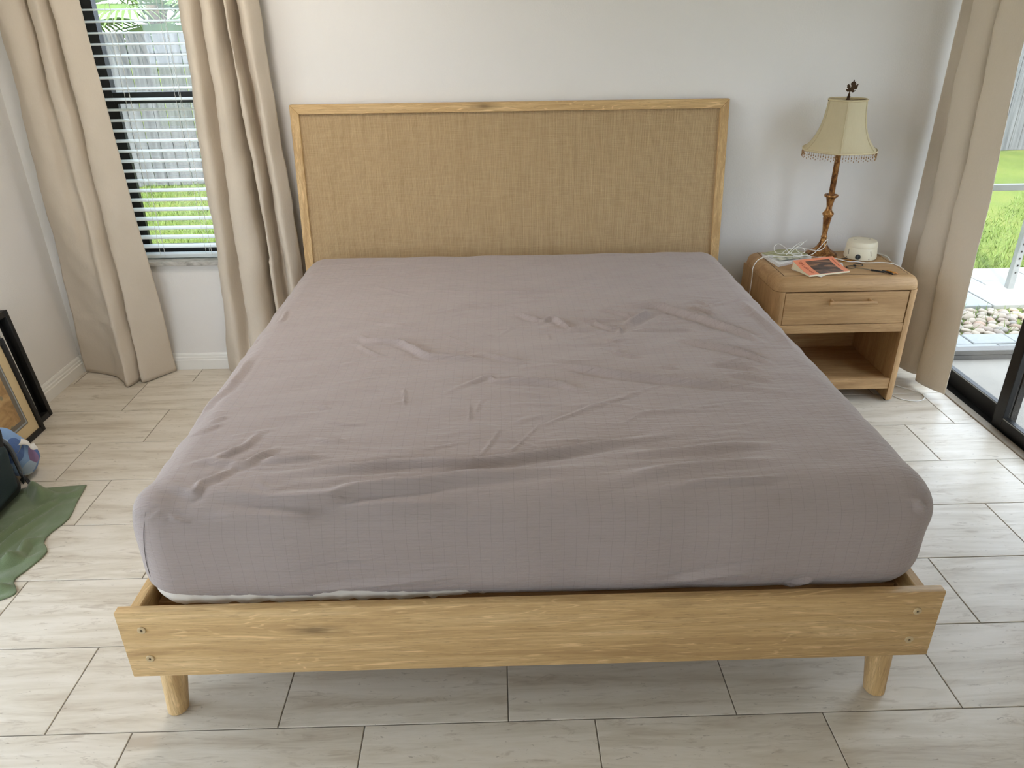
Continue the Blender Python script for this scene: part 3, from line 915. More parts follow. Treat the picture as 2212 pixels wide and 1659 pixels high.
# headboard leans back against the wall
SH = Matrix(((1, 0, 0, 0), (0, 1, 0.1346, 2.150 - 0.55 * 0.1346), (0, 0, 1, 0), (0, 0, 0, 1)))
hx0, hx1 = -0.934, 1.092
def hb(name, mb, mat, parent=bed): return mb.xf(SH).build(name, M[mat], parent, SM)
hb('headboard_top_rail', MB().prism([(hx0, 1.331), (hx1, 1.331), (hx1 - 0.04, 1.291), (hx0 + 0.04, 1.291)], 'y', 0, 0.032, 0.0015, 1), 'oak_x')
hb('headboard_stile', MB().prism([(hx0, 1.331), (hx0 + 0.04, 1.291), (hx0 + 0.04, 0.535), (hx0, 0.535)], 'y', 0, 0.032, 0.0015, 1), 'oak_z')
hb('headboard_stile', MB().prism([(hx1, 1.331), (hx1, 0.535), (hx1 - 0.04, 0.535), (hx1 - 0.04, 1.291)], 'y', 0, 0.032, 0.0015, 1), 'oak_z')
hb('woven_panel', MB().box(hx0 + 0.038, hx1 - 0.038, 0.013, 0.026, 0.38, 1.293), 'weave')
hb('headboard_leg', MB().box(hx0 + 0.012, hx0 + 0.045, 0.004, 0.03, 0.0, 0.536), 'oak_z')
hb('headboard_leg', MB().box(hx1 - 0.045, hx1 - 0.012, 0.004, 0.03, 0.0, 0.536), 'oak_z')

# ------------------------------------------------------------------ mattress and fitted sheet
WR = [[5,12,[[-0.794,0.205,0.68],[-0.74,0.23,0.68],[-0.68,0.223,0.68],[-0.641,0.216,0.68],[-0.613,0.245,0.68],[-0.573,0.293,0.68]]],[9,13,[[-0.629,0.175,0.68],[-0.561,0.162,0.68],[-0.458,0.175,0.68],[-0.352,0.186,0.68],[-0.245,0.198,0.68],[-0.095,0.195,0.68],[-0.026,0.202,0.68],[0.079,0.219,0.68],[0.26,0.266,0.68],[0.386,0.298,0.68],[0.482,0.317,0.68]]],[9,14,[[-0.725,0.111,0.673],[-0.689,0.116,0.675],[-0.616,0.102,0.669],[-0.529,0.095,0.665],[-0.415,0.094,0.665],[-0.358,0.109,0.672],[-0.272,0.118,0.676],[-0.202,0.123,0.677],[-0.093,0.137,0.679],[0.042,0.145,0.68],[0.248,0.169,0.68]]],[5,11,[[-0.833,0.145,0.667],[-0.796,0.128,0.677],[-0.76,0.121,0.676],[-0.725,0.111,0.673],[-0.719,0.135,0.679],[-0.683,0.164,0.68],[-0.658,0.222,0.68]]],[4,12,[[-0.406,0.075,0.649],[-0.303,0.077,0.651],[-0.234,0.077,0.651],[-0.092,0.075,0.65]]],[-4,8,[[-0.485,0.038,0.51],[-0.346,0.038,0.508],[-0.206,0.038,0.502],[-0.097,0.038,0.504]]],[3,6,[[-0.573,0.038,0.504],[-0.451,0.038,0.501],[-0.277,0.038,0.495]]],[4,10,[[-0.533,0.044,0.428],[-0.353,0.04,0.443],[-0.174,0.038,0.462],[-0.098,0.038,0.464]]],[4,16,[[-0.706,0.068,0.642],[-0.542,0.063,0.636],[-0.405,0.06,0.632]]],[6,6,[[-0.769,0.068,0.642],[-0.758,0.057,0.627]]],[6,6,[[-0.753,0.063,0.636],[-0.746,0.056,0.625]]],[5,6,[[-0.738,0.061,0.633],[-0.734,0.056,0.625]]],[4,5,[[-0.824,0.064,0.623],[-0.789,0.076,0.651]]],[6,10,[[-0.615,0.227,0.68],[-0.543,0.231,0.68],[-0.443,0.244,0.68]]],[5,9,[[-0.597,0.136,0.679],[-0.55,0.116,0.675],[-0.498,0.119,0.675]]],[2.5,10,[[-0.736,0.24,0.68],[-0.67,0.286,0.68],[-0.637,0.344,0.68]]],[3,8,[[-0.701,0.266,0.68],[-0.672,0.294,0.68]]],[6,10,[[-0.119,0.886,0.68],[-0.008,0.826,0.68],[0.115,0.781,0.68]]],[9,13,[[0.087,0.763,0.68],[0.183,0.758,0.68],[0.284,0.716,0.68],[0.377,0.675,0.68],[0.475,0.647,0.68],[0.57,0.614,0.68],[0.688,0.585,0.68],[0.824,0.546,0.68]]],[10,14,[[0.43,1.294,0.68],[0.589,1.285,0.68],[0.653,1.227,0.68],[0.727,1.145,0.68],[0.818,1.035,0.68],[0.86,0.979,0.68],[0.891,0.896,0.68]]],[7,12,[[0.597,0.97,0.68],[0.67,0.915,0.68],[0.766,0.854,0.68],[0.829,0.79,0.68],[0.871,0.724,0.68]]],[7,10,[[0.069,1.224,0.68],[0.141,1.161,0.68],[0.178,1.159,0.68]]],[7,10,[[0.139,1.119,0.68],[0.203,1.166,0.68],[0.254,1.065,0.68],[0.287,1.04,0.68]]],[7,9,[[0.362,1.261,0.68],[0.432,1.222,0.68],[0.483,1.184,0.68],[0.495,1.149,0.68]]],[8,9,[[0.349,1.157,0.68],[0.365,1.091,0.68],[0.407,1.049,0.68],[0.427,1.064,0.68],[0.416,0.995,0.68]]],[6,9,[[0.43,1.048,0.68],[0.582,1.035,0.68],[0.718,1.037,0.68]]],[9,16,[[0.448,1.086,0.68],[0.507,1.149,0.68],[0.577,1.222,0.68]]],[6,12,[[-0.009,0.659,0.68],[0.093,0.648,0.68],[0.172,0.627,0.68],[0.22,0.597,0.68],[0.275,0.556,0.68]]],[5,9,[[0.265,0.936,0.68],[0.36,0.921,0.68],[0.431,0.906,0.68]]],[5,9,[[0.36,0.882,0.68],[0.418,0.831,0.68],[0.48,0.808,0.68]]],[5,11,[[0.655,0.748,0.68],[0.732,0.737,0.68],[0.825,0.695,0.68]]],[5,11,[[0.692,0.672,0.68],[0.758,0.651,0.68],[0.831,0.607,0.68]]],[6,9,[[0.137,1.087,0.68],[0.23,1.053,0.68],[0.377,1.046,0.68]]],[5,10,[[0.722,1.277,0.68],[0.772,1.22,0.68],[0.807,1.166,0.68]]],[4,6,[[0.213,0.436,0.68],[0.327,0.511,0.68],[0.437,0.581,0.68]]],[4,16,[[0.932,1.379,0.68],[0.961,1.107,0.68],[0.98,0.829,0.677]]],[3,10,[[-0.139,1.481,0.68],[0.063,1.469,0.68],[0.24,1.479,0.68],[0.403,1.48,0.68]]],[3,8,[[0.049,1.42,0.68],[0.22,1.396,0.68]]],[5,8,[[0.374,0.982,0.68],[0.392,0.951,0.68],[0.44,0.964,0.68]]],[3,5,[[0.58,1.341,0.68],[0.581,1.276,0.68]]],[3,5,[[0.562,0.943,0.68],[0.567,0.857,0.68],[0.563,0.764,0.68]]],[3,5,[[0.486,0.961,0.68],[0.488,0.794,0.68]]],[4,8,[[0.499,0.742,0.68],[0.569,0.72,0.68]]],[6,9,[[0.267,1.196,0.68],[0.335,1.142,0.68],[0.421,1.145,0.68],[0.467,1.126,0.68]]],[4,5,[[0.175,1.038,0.68],[0.173,0.963,0.68]]],[3,6,[[0.072,1.123,0.68],[-0.007,1.002,0.68]]],[4,6,[[0.599,1.177,0.68],[0.57,1.048,0.68]]],[3,7,[[0.722,1.333,0.68],[0.784,1.32,0.68],[0.813,1.236,0.68]]],[8,12,[[-0.531,1.055,0.68],[-0.484,1.038,0.68],[-0.439,0.993,0.68],[-0.346,0.975,0.68],[-0.287,0.918,0.68],[-0.229,0.851,0.68],[-0.125,0.827,0.68],[0.027,0.795,0.68]]],[4,9,[[-0.484,0.968,0.68],[-0.426,0.899,0.68],[-0.373,0.852,0.68]]],[3,8,[[-0.318,1.52,0.68],[-0.087,1.487,0.68],[0.048,1.479,0.68]]],[5,9,[[-0.497,0.337,0.68],[-0.444,0.318,0.68],[-0.396,0.324,0.68]]],[4,8,[[-0.523,0.52,0.68],[-0.488,0.504,0.68]]],[4,9,[[-0.531,1.19,0.68],[-0.364,1.134,0.68],[-0.189,1.051,0.68]]],[4,9,[[-0.512,1.287,0.68],[-0.314,1.21,0.68]]],[6,9,[[-0.144,0.897,0.68],[-0.075,0.881,0.68],[0.033,0.813,0.68]]],[4,9,[[-0.175,1.336,0.68],[-0.054,1.33,0.68],[0.043,1.273,0.68]]],[3,9,[[-0.373,1.213,0.68],[-0.201,1.269,0.68],[0.045,1.342,0.68]]],[4,6,[[-0.079,1.059,0.68],[-0.012,1.013,0.68]]],[5,14,[[-0.854,0.442,0.653],[-0.844,0.585,0.661],[-0.82,0.662,0.674],[-0.814,0.929,0.675]]],[4,8,[[-0.805,0.44,0.678],[-0.758,0.47,0.68]]],[4,9,[[-0.853,0.381,0.654],[-0.804,0.388,0.678],[-0.751,0.434,0.68]]],[5,8,[[-0.831,1.189,0.668],[-0.8,1.208,0.679],[-0.806,1.327,0.678]]],[4,7,[[-0.853,1.309,0.653],[-0.849,1.437,0.657]]],[4,7,[[-0.856,0.987,0.651],[-0.843,1.101,0.662]]],[4,5,[[-0.288,0.634,0.68],[-0.277,0.552,0.68],[-0.275,0.494,0.68]]],[4,5,[[-0.089,0.514,0.68],[-0.085,0.394,0.68]]],[3,5,[[-0.051,0.551,0.68],[-0.072,0.447,0.68]]],[3,10,[[-0.744,0.239,0.68],[-0.675,0.297,0.68],[-0.65,0.352,0.68],[-0.645,0.394,0.68]]],[3,9,[[-0.631,0.228,0.68],[-0.576,0.289,0.68]]],[3,8,[[-0.5,0.431,0.68],[-0.41,0.409,0.68],[-0.347,0.415,0.68]]],[3,7,[[-0.448,0.632,0.68],[-0.341,0.606,0.68]]],[3,7,[[-0.483,0.778,0.68],[-0.368,0.738,0.68]]],[6,16,[[0.24,0.111,0.673],[0.351,0.136,0.679],[0.503,0.161,0.68],[0.617,0.173,0.68],[0.712,0.179,0.68]]],[6,7,[[0.394,0.093,0.664],[0.439,0.102,0.669],[0.49,0.107,0.671],[0.598,0.109,0.672],[0.708,0.117,0.675]]],[5,14,[[0.253,0.213,0.68],[0.445,0.23,0.68],[0.602,0.248,0.68],[0.738,0.253,0.68]]],[6,10,[[0.389,0.045,0.425],[0.531,0.039,0.455],[0.639,0.038,0.464]]],[5,10,[[0.697,0.065,0.387],[0.776,0.044,0.426]]],[4,6,[[0.547,0.461,0.68],[0.638,0.47,0.68]]],[3,5,[[0.332,0.377,0.68],[0.389,0.425,0.68]]],[6,9,[[0.972,0.063,0.634],[0.987,0.06,0.623],[1.0,0.057,0.607]]],[-5,6,[[0.991,0.052,0.603],[1.004,0.053,0.589]]],[4,5,[[-0.101,0.148,0.68],[-0.041,0.253,0.68],[0.008,0.394,0.68]]],[4,5,[[0.006,0.206,0.68],[0.081,0.341,0.68],[0.136,0.421,0.68]]],[5,6,[[0.088,0.353,0.68],[0.216,0.45,0.68],[0.405,0.57,0.68]]],[5,6,[[-0.241,0.256,0.68],[-0.148,0.28,0.68],[-0.083,0.298,0.68],[0.043,0.297,0.68],[0.134,0.222,0.68]]],[4,9,[[-0.178,0.568,0.68],[-0.044,0.686,0.68],[-0.002,0.659,0.68],[0.151,0.628,0.68],[0.229,0.578,0.68]]],[3,8,[[-0.085,0.919,0.68],[-0.141,0.981,0.68],[-0.209,1.047,0.68]]]]

def rounded_cube(ctr, h, r, step, rb=None):
    """rb(x): vertical rounding radius of the lower edges"""
    ctr, h, r = map(np.array, (ctr, h, r))
    n = np.maximum(2, np.ceil(2 * h / step).astype(int))
    ax = [np.linspace(-h[i], h[i], n[i] + 1) for i in range(3)]
    pts, faces, side = [], [], []
    off = 0
    for k in range(3):
        i, j = [(1, 2), (2, 0), (0, 1)][k]
        for s in (-1, 1):
            A, B = np.meshgrid(ax[i], ax[j], indexing='ij')
            P = np.zeros(A.shape + (3,)); P[..., i] = A; P[..., j] = B; P[..., k] = s * h[k]
            idx = off + np.arange(A.size).reshape(A.shape)
            q = np.stack([idx[:-1, :-1], idx[1:, :-1], idx[1:, 1:], idx[:-1, 1:]], -1).reshape(-1, 4)
            if s < 0: q = q[:, ::-1]
            pts.append(P.reshape(-1, 3)); faces.append(q); side += [(k, s)] * len(q)
            off += A.size
    P = np.concatenate(pts); Fc = np.concatenate(faces); side = np.array(side)
    key = np.round(P / 1e-5).astype(np.int64)
    _, first, inv = np.unique(key, axis=0, return_index=True, return_inverse=True)
    inv = inv.reshape(-1)
    FU = P[Fc]                             # flat cube points per loop, for the cloth pattern
    P = P[first]; Fc = inv[Fc]
    if rb is not None:
        R = np.repeat(r[None, :].astype(float), len(P), 0)
        R[:, 2] = np.where(P[:, 2] < 0, rb(P[:, 0]), r[2])
        r = R
    inner = np.clip(P, -(h - r), h - r)
    o = (P - inner) / r
    o /= np.linalg.norm(o, axis=1)[:, None]
    nrm = o / r; nrm /= np.linalg.norm(nrm, axis=1)[:, None]
    return ctr + inner + r * o, nrm, Fc, side, FU

def poly_disp(V, N, D, pts, amp, w):
    Q = np.array([list(p) for p in spline(pts, 6)])
    lo, hi = Q.min(0) - 3 * w, Q.max(0) + 3 * w
    m = np.where(np.all((V > lo) & (V < hi), axis=1))[0]
    if not len(m): return
    X = V[m]
    seg = Q[1:] - Q[:-1]; sl = np.linalg.norm(seg, axis=1); cum = np.concatenate([[0], np.cumsum(sl)])
    best = np.full(len(m), 1e9); tt = np.zeros(len(m))
    for a, d, l, c in zip(Q[:-1], seg, sl, cum):
        t = np.clip(((X - a) @ d) / max(l * l, 1e-12), 0, 1)
        ds = np.linalg.norm(X - (a + t[:, None] * d), axis=1)
        k = ds < best
        best[k] = ds[k]; tt[k] = (c + t * l)[k]
    tt /= cum[-1]
    fade = np.clip(np.minimum(tt, 1 - tt) / 0.32, 0.0, 1)
    fade = fade * fade * (3 - 2 * fade) * 0.9 + 0.1
    g = np.exp(-(best / w) ** 1.45) - 0.28 * np.exp(-((best - 2.1 * w) / (0.9 * w)) ** 2)
    D[m] += amp * fade * g

def fitted_sheet():
    ctr, h, r = (0.081, 1.062, 0.515), (0.979, 1.024, 0.167), (0.11, 0.11, 0.12)
    V, N, Fc, side, FU = rounded_cube(ctr, h, r, 0.006)
    D = np.full(len(V), 0.003)
    for amp, w, pts in WR:
        poly_disp(V, N, D, pts, amp * (0.0024 if w > 9 else 0.0018 if w > 6 else 0.0011) * (0.55 if amp < 0 else 1), w * 0.00085)
    rs = np.random.RandomState(5)
    for i in range(150):                   # fine crinkles, most of them across the bed
        x, y = rs.uniform(-0.8, 0.95), rs.uniform(0.2, 1.95)
        l = rs.uniform(0.06, 0.28); a = rs.normal(0, 0.22)
        dx, dy = math.cos(a) * l / 2, math.sin(a) * l / 2
        poly_disp(V, N, D, [(x - dx, y - dy, 0.682), (x, y + rs.uniform(-.012, .012), 0.682), (x + dx, y + dy, 0.682)], rs.uniform(0.0014, 0.0036), rs.uniform(0.004, 0.009))
    for i in range(26):                    # tension folds down the left side and head corners
        y = 0.25 + i * 0.068 + rs.uniform(-.02, .02)
        sl = rs.uniform(0.03, 0.10)
        poly_disp(V, N, D, [(-0.80, y + sl, 0.68), (-0.865, y + sl * .6, 0.655), (-0.896, y, 0.56), (-0.897, y - sl * .5, 0.46)], rs.uniform(0.001, 0.0032), rs.uniform(0.006, 0.011))
    for i in range(14):
        y = 0.4 + i * 0.12 + rs.uniform(-.03, .03)
        poly_disp(V, N, D, [(0.98, y + .03, 0.68), (1.03, y + .02, 0.65), (1.062, y, 0.55), (1.06, y - .03, 0.45)], rs.uniform(0.001, 0.003), rs.uniform(0.007, 0.012))
    for c, a, w in (((-0.842, 0.10, 0.655), 0.020, 0.05), ((1.005, 0.10, 0.60), 0.012, 0.05)):   # fitted corners stand proud
        d = np.linalg.norm(V - np.array(c), axis=1)
        D += a * np.exp(-(d / w) ** 2)
    D += 0.0016 * np.sin(V[:, 0] * 23 + 1.3 * np.sin(V[:, 1] * 9)) * np.sin(V[:, 1] * 31 + np.sin(V[:, 0] * 7)) + 0.0012 * np.sin(V[:, 1] * 57 + 2 * np.sin(V[:, 0] * 5.5)) * np.sin(V[:, 0] * 11 + 2)
    X = V + N * D[:, None]
    HX, HZ = [-0.9, -0.84, -0.70, -0.45, -0.1, 0.2], [0.45, 0.438, 0.415, 0.402, 0.385, 0.30]
    hv = np.interp(V[:, 0], HX, HZ)
    near_hem = (V[:, 1] < 0.16) & (np.abs(V[:, 2] - hv) < 0.0031) & (V[:, 0] < 0.15)
    X[near_hem, 2] += (hv - V[:, 2])[near_hem]       # straight hem edge
    cen = V[Fc].mean(1)
    hx = np.interp(cen[:, 0], [-0.9, -0.84, -0.70, -0.45, -0.1, 0.2], [0.45, 0.438, 0.415, 0.402, 0.385, 0.30])
    keep = np.ones(len(Fc), bool)
    k, s = side[:, 0], side[:, 1]
    keep &= ~((k == 1) & (s < 0) & (cen[:, 2] < hx))
    hl = np.interp(cen[:, 1], [0.04, 0.25, 1.0], [0.435, 0.40, 0.385])
    keep &= ~((k == 0) & (s < 0) & (cen[:, 2] < hl))
    bot = (k == 2) & (s < 0)
    edge = np.minimum(h[0] - np.abs(cen[:, 0] - ctr[0]), h[1] - np.abs(cen[:, 1] - ctr[1]))
    keep &= ~(bot & ((edge > 0.16) | (cen[:, 0] < 0.15)))
    Fk = Fc[keep]; FUk = FU[keep]; sk = side[keep]
    used, inv = np.unique(Fk, return_inverse=True)
    me = bpy.data.meshes.new('fitted_sheet')
    me.from_pydata(X[used].tolist(), [], inv.reshape(-1, 4).tolist())
    uv = np.zeros(FUk.shape[:2] + (2,))
    uv[..., 0] = FUk[..., 0]; uv[..., 1] = FUk[..., 1]
    f1 = sk[:, 0] == 1
    uv[f1, :, 1] = (sk[f1, 1][:, None] * h[1]) + sk[f1, 1][:, None] * (h[2] - FUk[f1][..., 2])
    f0 = sk[:, 0] == 0
    uv[f0, :, 0] = (sk[f0, 1][:, None] * h[0]) + sk[f0, 1][:, None] * (h[2] - FUk[f0][..., 2])
    ul = me.uv_layers.new(name='cloth')
    ul.data.foreach_set('uv', uv.reshape(-1))
    me.materials.append(M['sheet'])
    me.polygons.foreach_set('use_smooth', [True] * len(me.polygons))
    o = tag(link('fitted_sheet', me), 'wrinkled grey taupe checked fitted sheet stretched over the mattress', 'bed sheet')
    MB().tube([(-0.815, 0.092, 0.675), (-0.827, 0.068, 0.658), (-0.832, 0.058, 0.638), (-0.836, 0.048, 0.612), (-0.842, 0.046, 0.58), (-0.851, 0.051, 0.534), (-0.856, 0.056, 0.487), (-0.853, 0.059, 0.440)], 0.0008, 6, 4).build('corner_seam', M['seam'], o)
    return o
fitted_sheet()

def mattress():
    V, N, Fc, side, FU = rounded_cube((0.081, 1.062, 0.512), (0.972, 1.017, 0.166), (0.106, 0.106, 0.118), 0.014, lambda x: np.interp(x, [-0.3, 0.1], [0.06, 0.118]))
    D = np.full(len(V), -0.004)
    rs = np.random.RandomState(9)
    for i in range(60):                    # gathers of the cover at the foot end
        x = -0.86 + i * 0.03 + rs.uniform(-.01, .01)
        sl = rs.uniform(-.03, .03)
        poly_disp(V, N, D, [(x, 0.045, 0.43), (x + sl, 0.055, 0.385), (x + sl * 1.6, 0.09, 0.35)], rs.uniform(0.002, 0.005), rs.uniform(0.007, 0.012))
    X = V + N * D[:, None]
    me = bpy.data.meshes.new('mattress')
    me.from_pydata(X.tolist(), [], Fc.tolist())
    me.materials.append(M['mattress'])
    me.polygons.foreach_set('use_smooth', [True] * len(me.polygons))
    tag(link('mattress', me), 'thick white mattress showing under the sheet at the foot of the bed', 'mattress')
mattress()

# ------------------------------------------------------------------ nightstand
NX0, NX1, NY0, NY1, NH = 1.238, 1.893, 1.745, 2.205, 0.6255
ns_ = empty('nightstand', (1.565, 1.97, 0.0), 'pale wood nightstand with rounded corners, one drawer and an open shelf', 'nightstand')
def near(a, b): return abs(a - b) < 1e-5
def vert_edge(x, y):
    return lambda e: all(near(v.co.x, x) and near(v.co.y, y) for v in e.verts)
MB().box(NX0, NX1, NY0, NY1, 0.566, NH, 0.046, 8, edges=lambda e: all(near(v.co.z, NH) for v in e.verts) or (abs(e.verts[0].co.z - e.verts[1].co.z) > 0.01)).build('top', M['ash_x'], ns_, SM)
MB().box(1.286, 1.846, 1.792, 2.165, NH - 0.003, NH + 0.0007, 0.0006, 1).build('top_inlay', M['ash_x'], ns_)
MB().box(NX0, NX0 + 0.047, NY0, NY1, 0.012, 0.5645, 0.040, 8, edges=vert_edge(NX0, NY0)).build('side_panel', M['ash_z'], ns_, SM)
MB().box(NX1 - 0.042, NX1, NY0, NY1, 0.012, 0.5645, 0.036, 8, edges=vert_edge(NX1, NY0)).build('side_panel', M['ash_z'], ns_, SM)
il = MB()
il.box(1.2845, 1.2860, 1.7905, 2.1665, NH - 0.003, NH + 0.0009).box(1.846, 1.8475, 1.7905, 2.1665, NH - 0.003, NH + 0.0009).box(1.286, 1.846, 1.7905, 1.7915, NH - 0.003, NH + 0.0009)
il.build('inlay_line', M['plug'], ns_)
dr = MB().box(1.2885, 1.8475, NY0 + 0.003, NY0 + 0.022, 0.4075, 0.5585, 0.0015, 1).build('drawer', M['ash_x'], ns_)
hd = MB().tube([(1.479, NY0 - 0.027, 0.517), (1.53, NY0 - 0.028, 0.519), (1.62, NY0 - 0.0285, 0.519), (1.692, NY0 - 0.028, 0.518)], lambda t: 0.0085 + 0.0006 * math.sin(t * 7), 12, 4)
for hx_ in (1.497, 1.672): hd.tube([(hx_, NY0 + 0.004, 0.522), (hx_, NY0 - 0.027, 0.5185)], 0.0075, 10, 1)
hd.build('handle', M['ash_x'], dr, SM)
MB().box(NX0 + 0.047, NX1 - 0.042, NY0 + 0.002, NY0 + 0.03, 0.364, 0.4045, 0.001, 1).build('front_rail', M['ash_x'], ns_)
MB().box(NX0 + 0.047, NX1 - 0.042, NY0 + 0.03, NY1 - 0.04, 0.380, 0.396).build('divider', M['ash_x'], ns_)
MB().box(NX0 + 0.047, NX1 - 0.042, NY0 + 0.03, NY1 - 0.04, 0.0975, 0.113).build('shelf', M['ash_x'], ns_)
MB().box(NX0 + 0.047, NX1 - 0.042, NY0 + 0.004, NY0 + 0.03, 0.0705, 0.124, 0.001, 1).build('shelf_rail', M['ash_x'], ns_)
MB().box(NX0 + 0.047, NX1 - 0.042, NY1 - 0.04, NY1 - 0.028, 0.08, 0.56).build('back_panel', M['ash_x'], ns_)
for gx in (NX0 + 0.026, NX1 - 0.026):
    for gy in (NY0 + 0.03, NY1 - 0.03):
        MB().lathe([(0.011, 0.0), (0.012, 0.013)], 14, (gx, gy)).build('glide', M['dark_metal'], ns_)

ZT = NH + 0.0008
# ------------------------------------------------------------------ table lamp
LX, LY = 1.579, 2.112
lamp = empty('table_lamp', (LX, LY, ZT), 'gilt candlestick table lamp with a cream bell shade, on the nightstand', 'lamp')
prof = [(0.0, 0.0), (0.070, 0.0), (0.0725, 0.004), (0.071, 0.009), (0.064, 0.012), (0.060, 0.016), (0.048, 0.021), (0.036, 0.030), (0.0265, 0.042), (0.019, 0.056), (0.0155, 0.066),
        (0.0165, 0.069), (0.0135, 0.073), (0.0125, 0.084), (0.0145, 0.087), (0.0145, 0.091), (0.0105, 0.095), (0.0115, 0.11), (0.0145, 0.14), (0.0175, 0.168), (0.0195, 0.176), (0.0185, 0.183),
        (0.0235, 0.192), (0.0262, 0.199), (0.0245, 0.204), (0.016, 0.213), (0.0128, 0.222), (0.0135, 0.226), (0.0122, 0.229), (0.0155, 0.25), (0.0195, 0.270), (0.0225, 0.276), (0.030, 0.279), (0.0315, 0.285), (0.0305, 0.2885), (0.024, 0.2865), (0.0132, 0.2855)]
MB().lathe([(max(r, 0.0004), ZT + z) for r, z in prof], 36, (LX, LY)).build('base', M['gilt'], lamp, math.radians(50))
MB().lathe([(0.0131, ZT + 0.285), (0.0128, ZT + 0.47), (0.0142, ZT + 0.472), (0.0142, ZT + 0.486), (0.009, ZT + 0.49)], 24, (LX, LY)).build('candle_tube', M['gilt'], lamp, SM)
MB().lathe([(0.012, ZT + 0.49), (0.012, ZT + 0.53), (0.006, ZT + 0.533)], 16, (LX, LY)).build('socket', M['dark_metal'], lamp, SM)
hp = MB()
for s_ in (-1, 1):
    hp.tube([(LX + s_ * 0.008, LY, ZT + 0.50), (LX + s_ * 0.045, LY, ZT + 0.56), (LX + s_ * 0.04, LY, ZT + 0.66), (LX, LY, ZT + 0.708)], 0.0018, 6, 5)
hp.build('harp', M['dark_metal'], lamp)
A0 = math.radians(-114.4 + 3)
def hexr(th):
    a = ((th - A0) % (PI / 3)) - PI / 6
    return 0.45 * math.cos(PI / 6) / math.cos(a) + 0.55
shp = [(0.086, 1.336), (0.0875, 1.322), (0.0915, 1.285), (0.098, 1.245), (0.1085, 1.208), (0.1245, 1.172), (0.146, 1.142), (0.169, 1.120)]
n = 72
def ring(r, z, k=1.0): return [(LX + r * (1 + (hexr(2 * PI * i / n) - 1) * k) * math.cos(2 * PI * i / n), LY + r * (1 + (hexr(2 * PI * i / n) - 1) * k) * math.sin(2 * PI * i / n), z) for i in range(n + 1)]
SP = spline([(r, 0, z) for r, z in shp], 3)
g = [ring(p.x, p.z) for p in SP]
gi = [ring(p.x - 0.002, p.z) for p in SP][::-1]
mb = MB(); mb.grid(g + gi + [g[0]])
bmesh.ops.remove_doubles(mb.b, verts=mb.b.verts, dist=1e-5)
bmesh.ops.recalc_face_normals(mb.b, faces=mb.b.faces)
shade = mb.build('shade', M['shade'], lamp, math.radians(60))
for k in range(6):
    th = A0 + k * PI / 3
    MB().tube([(LX + (p.x * 1.0 + 0.0004) * math.cos(th), LY + (p.x + 0.0004) * math.sin(th), p.z) for p in SP], 0.0016, 6, 0).build('rib_piping', M['shade_trim'], shade)
MB().tube([Vector(p) for p in ring(0.0862, 1.334)], 0.0042, 6, 0, cap=False).build('top_band', M['shade_trim'], shade, 3.1)
MB().tube([Vector(p) for p in ring(0.1675, 1.122)], 0.0045, 6, 0, cap=False).build('bottom_band', M['shade_trim'], shade, 3.1)
fr = MB(); rr = random.Random(4)
for i in range(84):
    th = 2 * PI * i / 84
    r_ = 0.169 * hexr(th)
    x, y = LX + r_ * math.cos(th), LY + r_ * math.sin(th)
    l = 0.024 + 0.006 * (i % 2)
    fr.tube([(x, y, 1.120), (x + rr.uniform(-.001, .001), y, 1.120 - l * 0.6)], 0.0008, 4, 1)
    fr.ball((x, y, 1.120 - l * 0.55), (0.0022, 0.0022, 0.0045), 6, 4)
    fr.ball((x, y, 1.120 - l), (0.0016, 0.0016, 0.004), 6, 4)
tag(fr.build('bead_fringe', M['bead'], shade, 3.14), kind='stuff')
MB().lathe([(0.009, 1.330), (0.0085, 1.337), (0.006, 1.341), (0.0075, 1.346), (0.0035, 1.351), (0.005, 1.355), (0.0025, 1.360), (0.002, 1.366)], 14, (LX, LY)).tube([(LX - 0.09, LY, 1.331), (LX + 0.09, LY, 1.331)], 0.0015, 5, 1).build('finial_stem', M['bronze'], lamp, SM)
LF = [(1010, 400), (1060, 560), (1085, 590), (1150, 530), (1130, 690), (1215, 670), (1165, 790), (1360, 690), (1300, 850), (1330, 890), (1280, 950), (1310, 1000), (1190, 1075), (1090, 1090), (1130, 1140), (1230, 1140), (1150, 1230), (1040, 1290), (960, 1230), (870, 1225), (850, 1300), (805, 1300), (810, 1220), (680, 1240), (590, 1150), (560, 1040), (660, 1070), (705, 1000), (600, 970), (620, 900), (580, 810), (700, 720), (820, 830), (850, 960), (895, 850), (820, 700), (880, 580), (945, 560)]
k_ = 0.00204 / 33.2
b = bmesh.new()
vs = [b.verts.new(((X - 840) * k_, 0, (1300 - Y) * k_)) for X, Y in LF]
f_ = b.faces.new(vs)
f_.normal_update()
bmesh.ops.triangulate(b, faces=[f_])
ret = bmesh.ops.extrude_face_region(b, geom=b.faces[:])
for v in [q for q in ret['geom'] if isinstance(q, bmesh.types.BMVert)]: v.co.y += 0.003
bmesh.ops.recalc_face_normals(b, faces=b.faces)
mb = MB(); mb.join(b)
mb.xf(Matrix.Translation((LX, LY - 0.0015, 1.362)) @ Matrix.Rotation(math.radians(-20), 4, 'Z')).build('leaf_finial', M['bronze'], lamp)

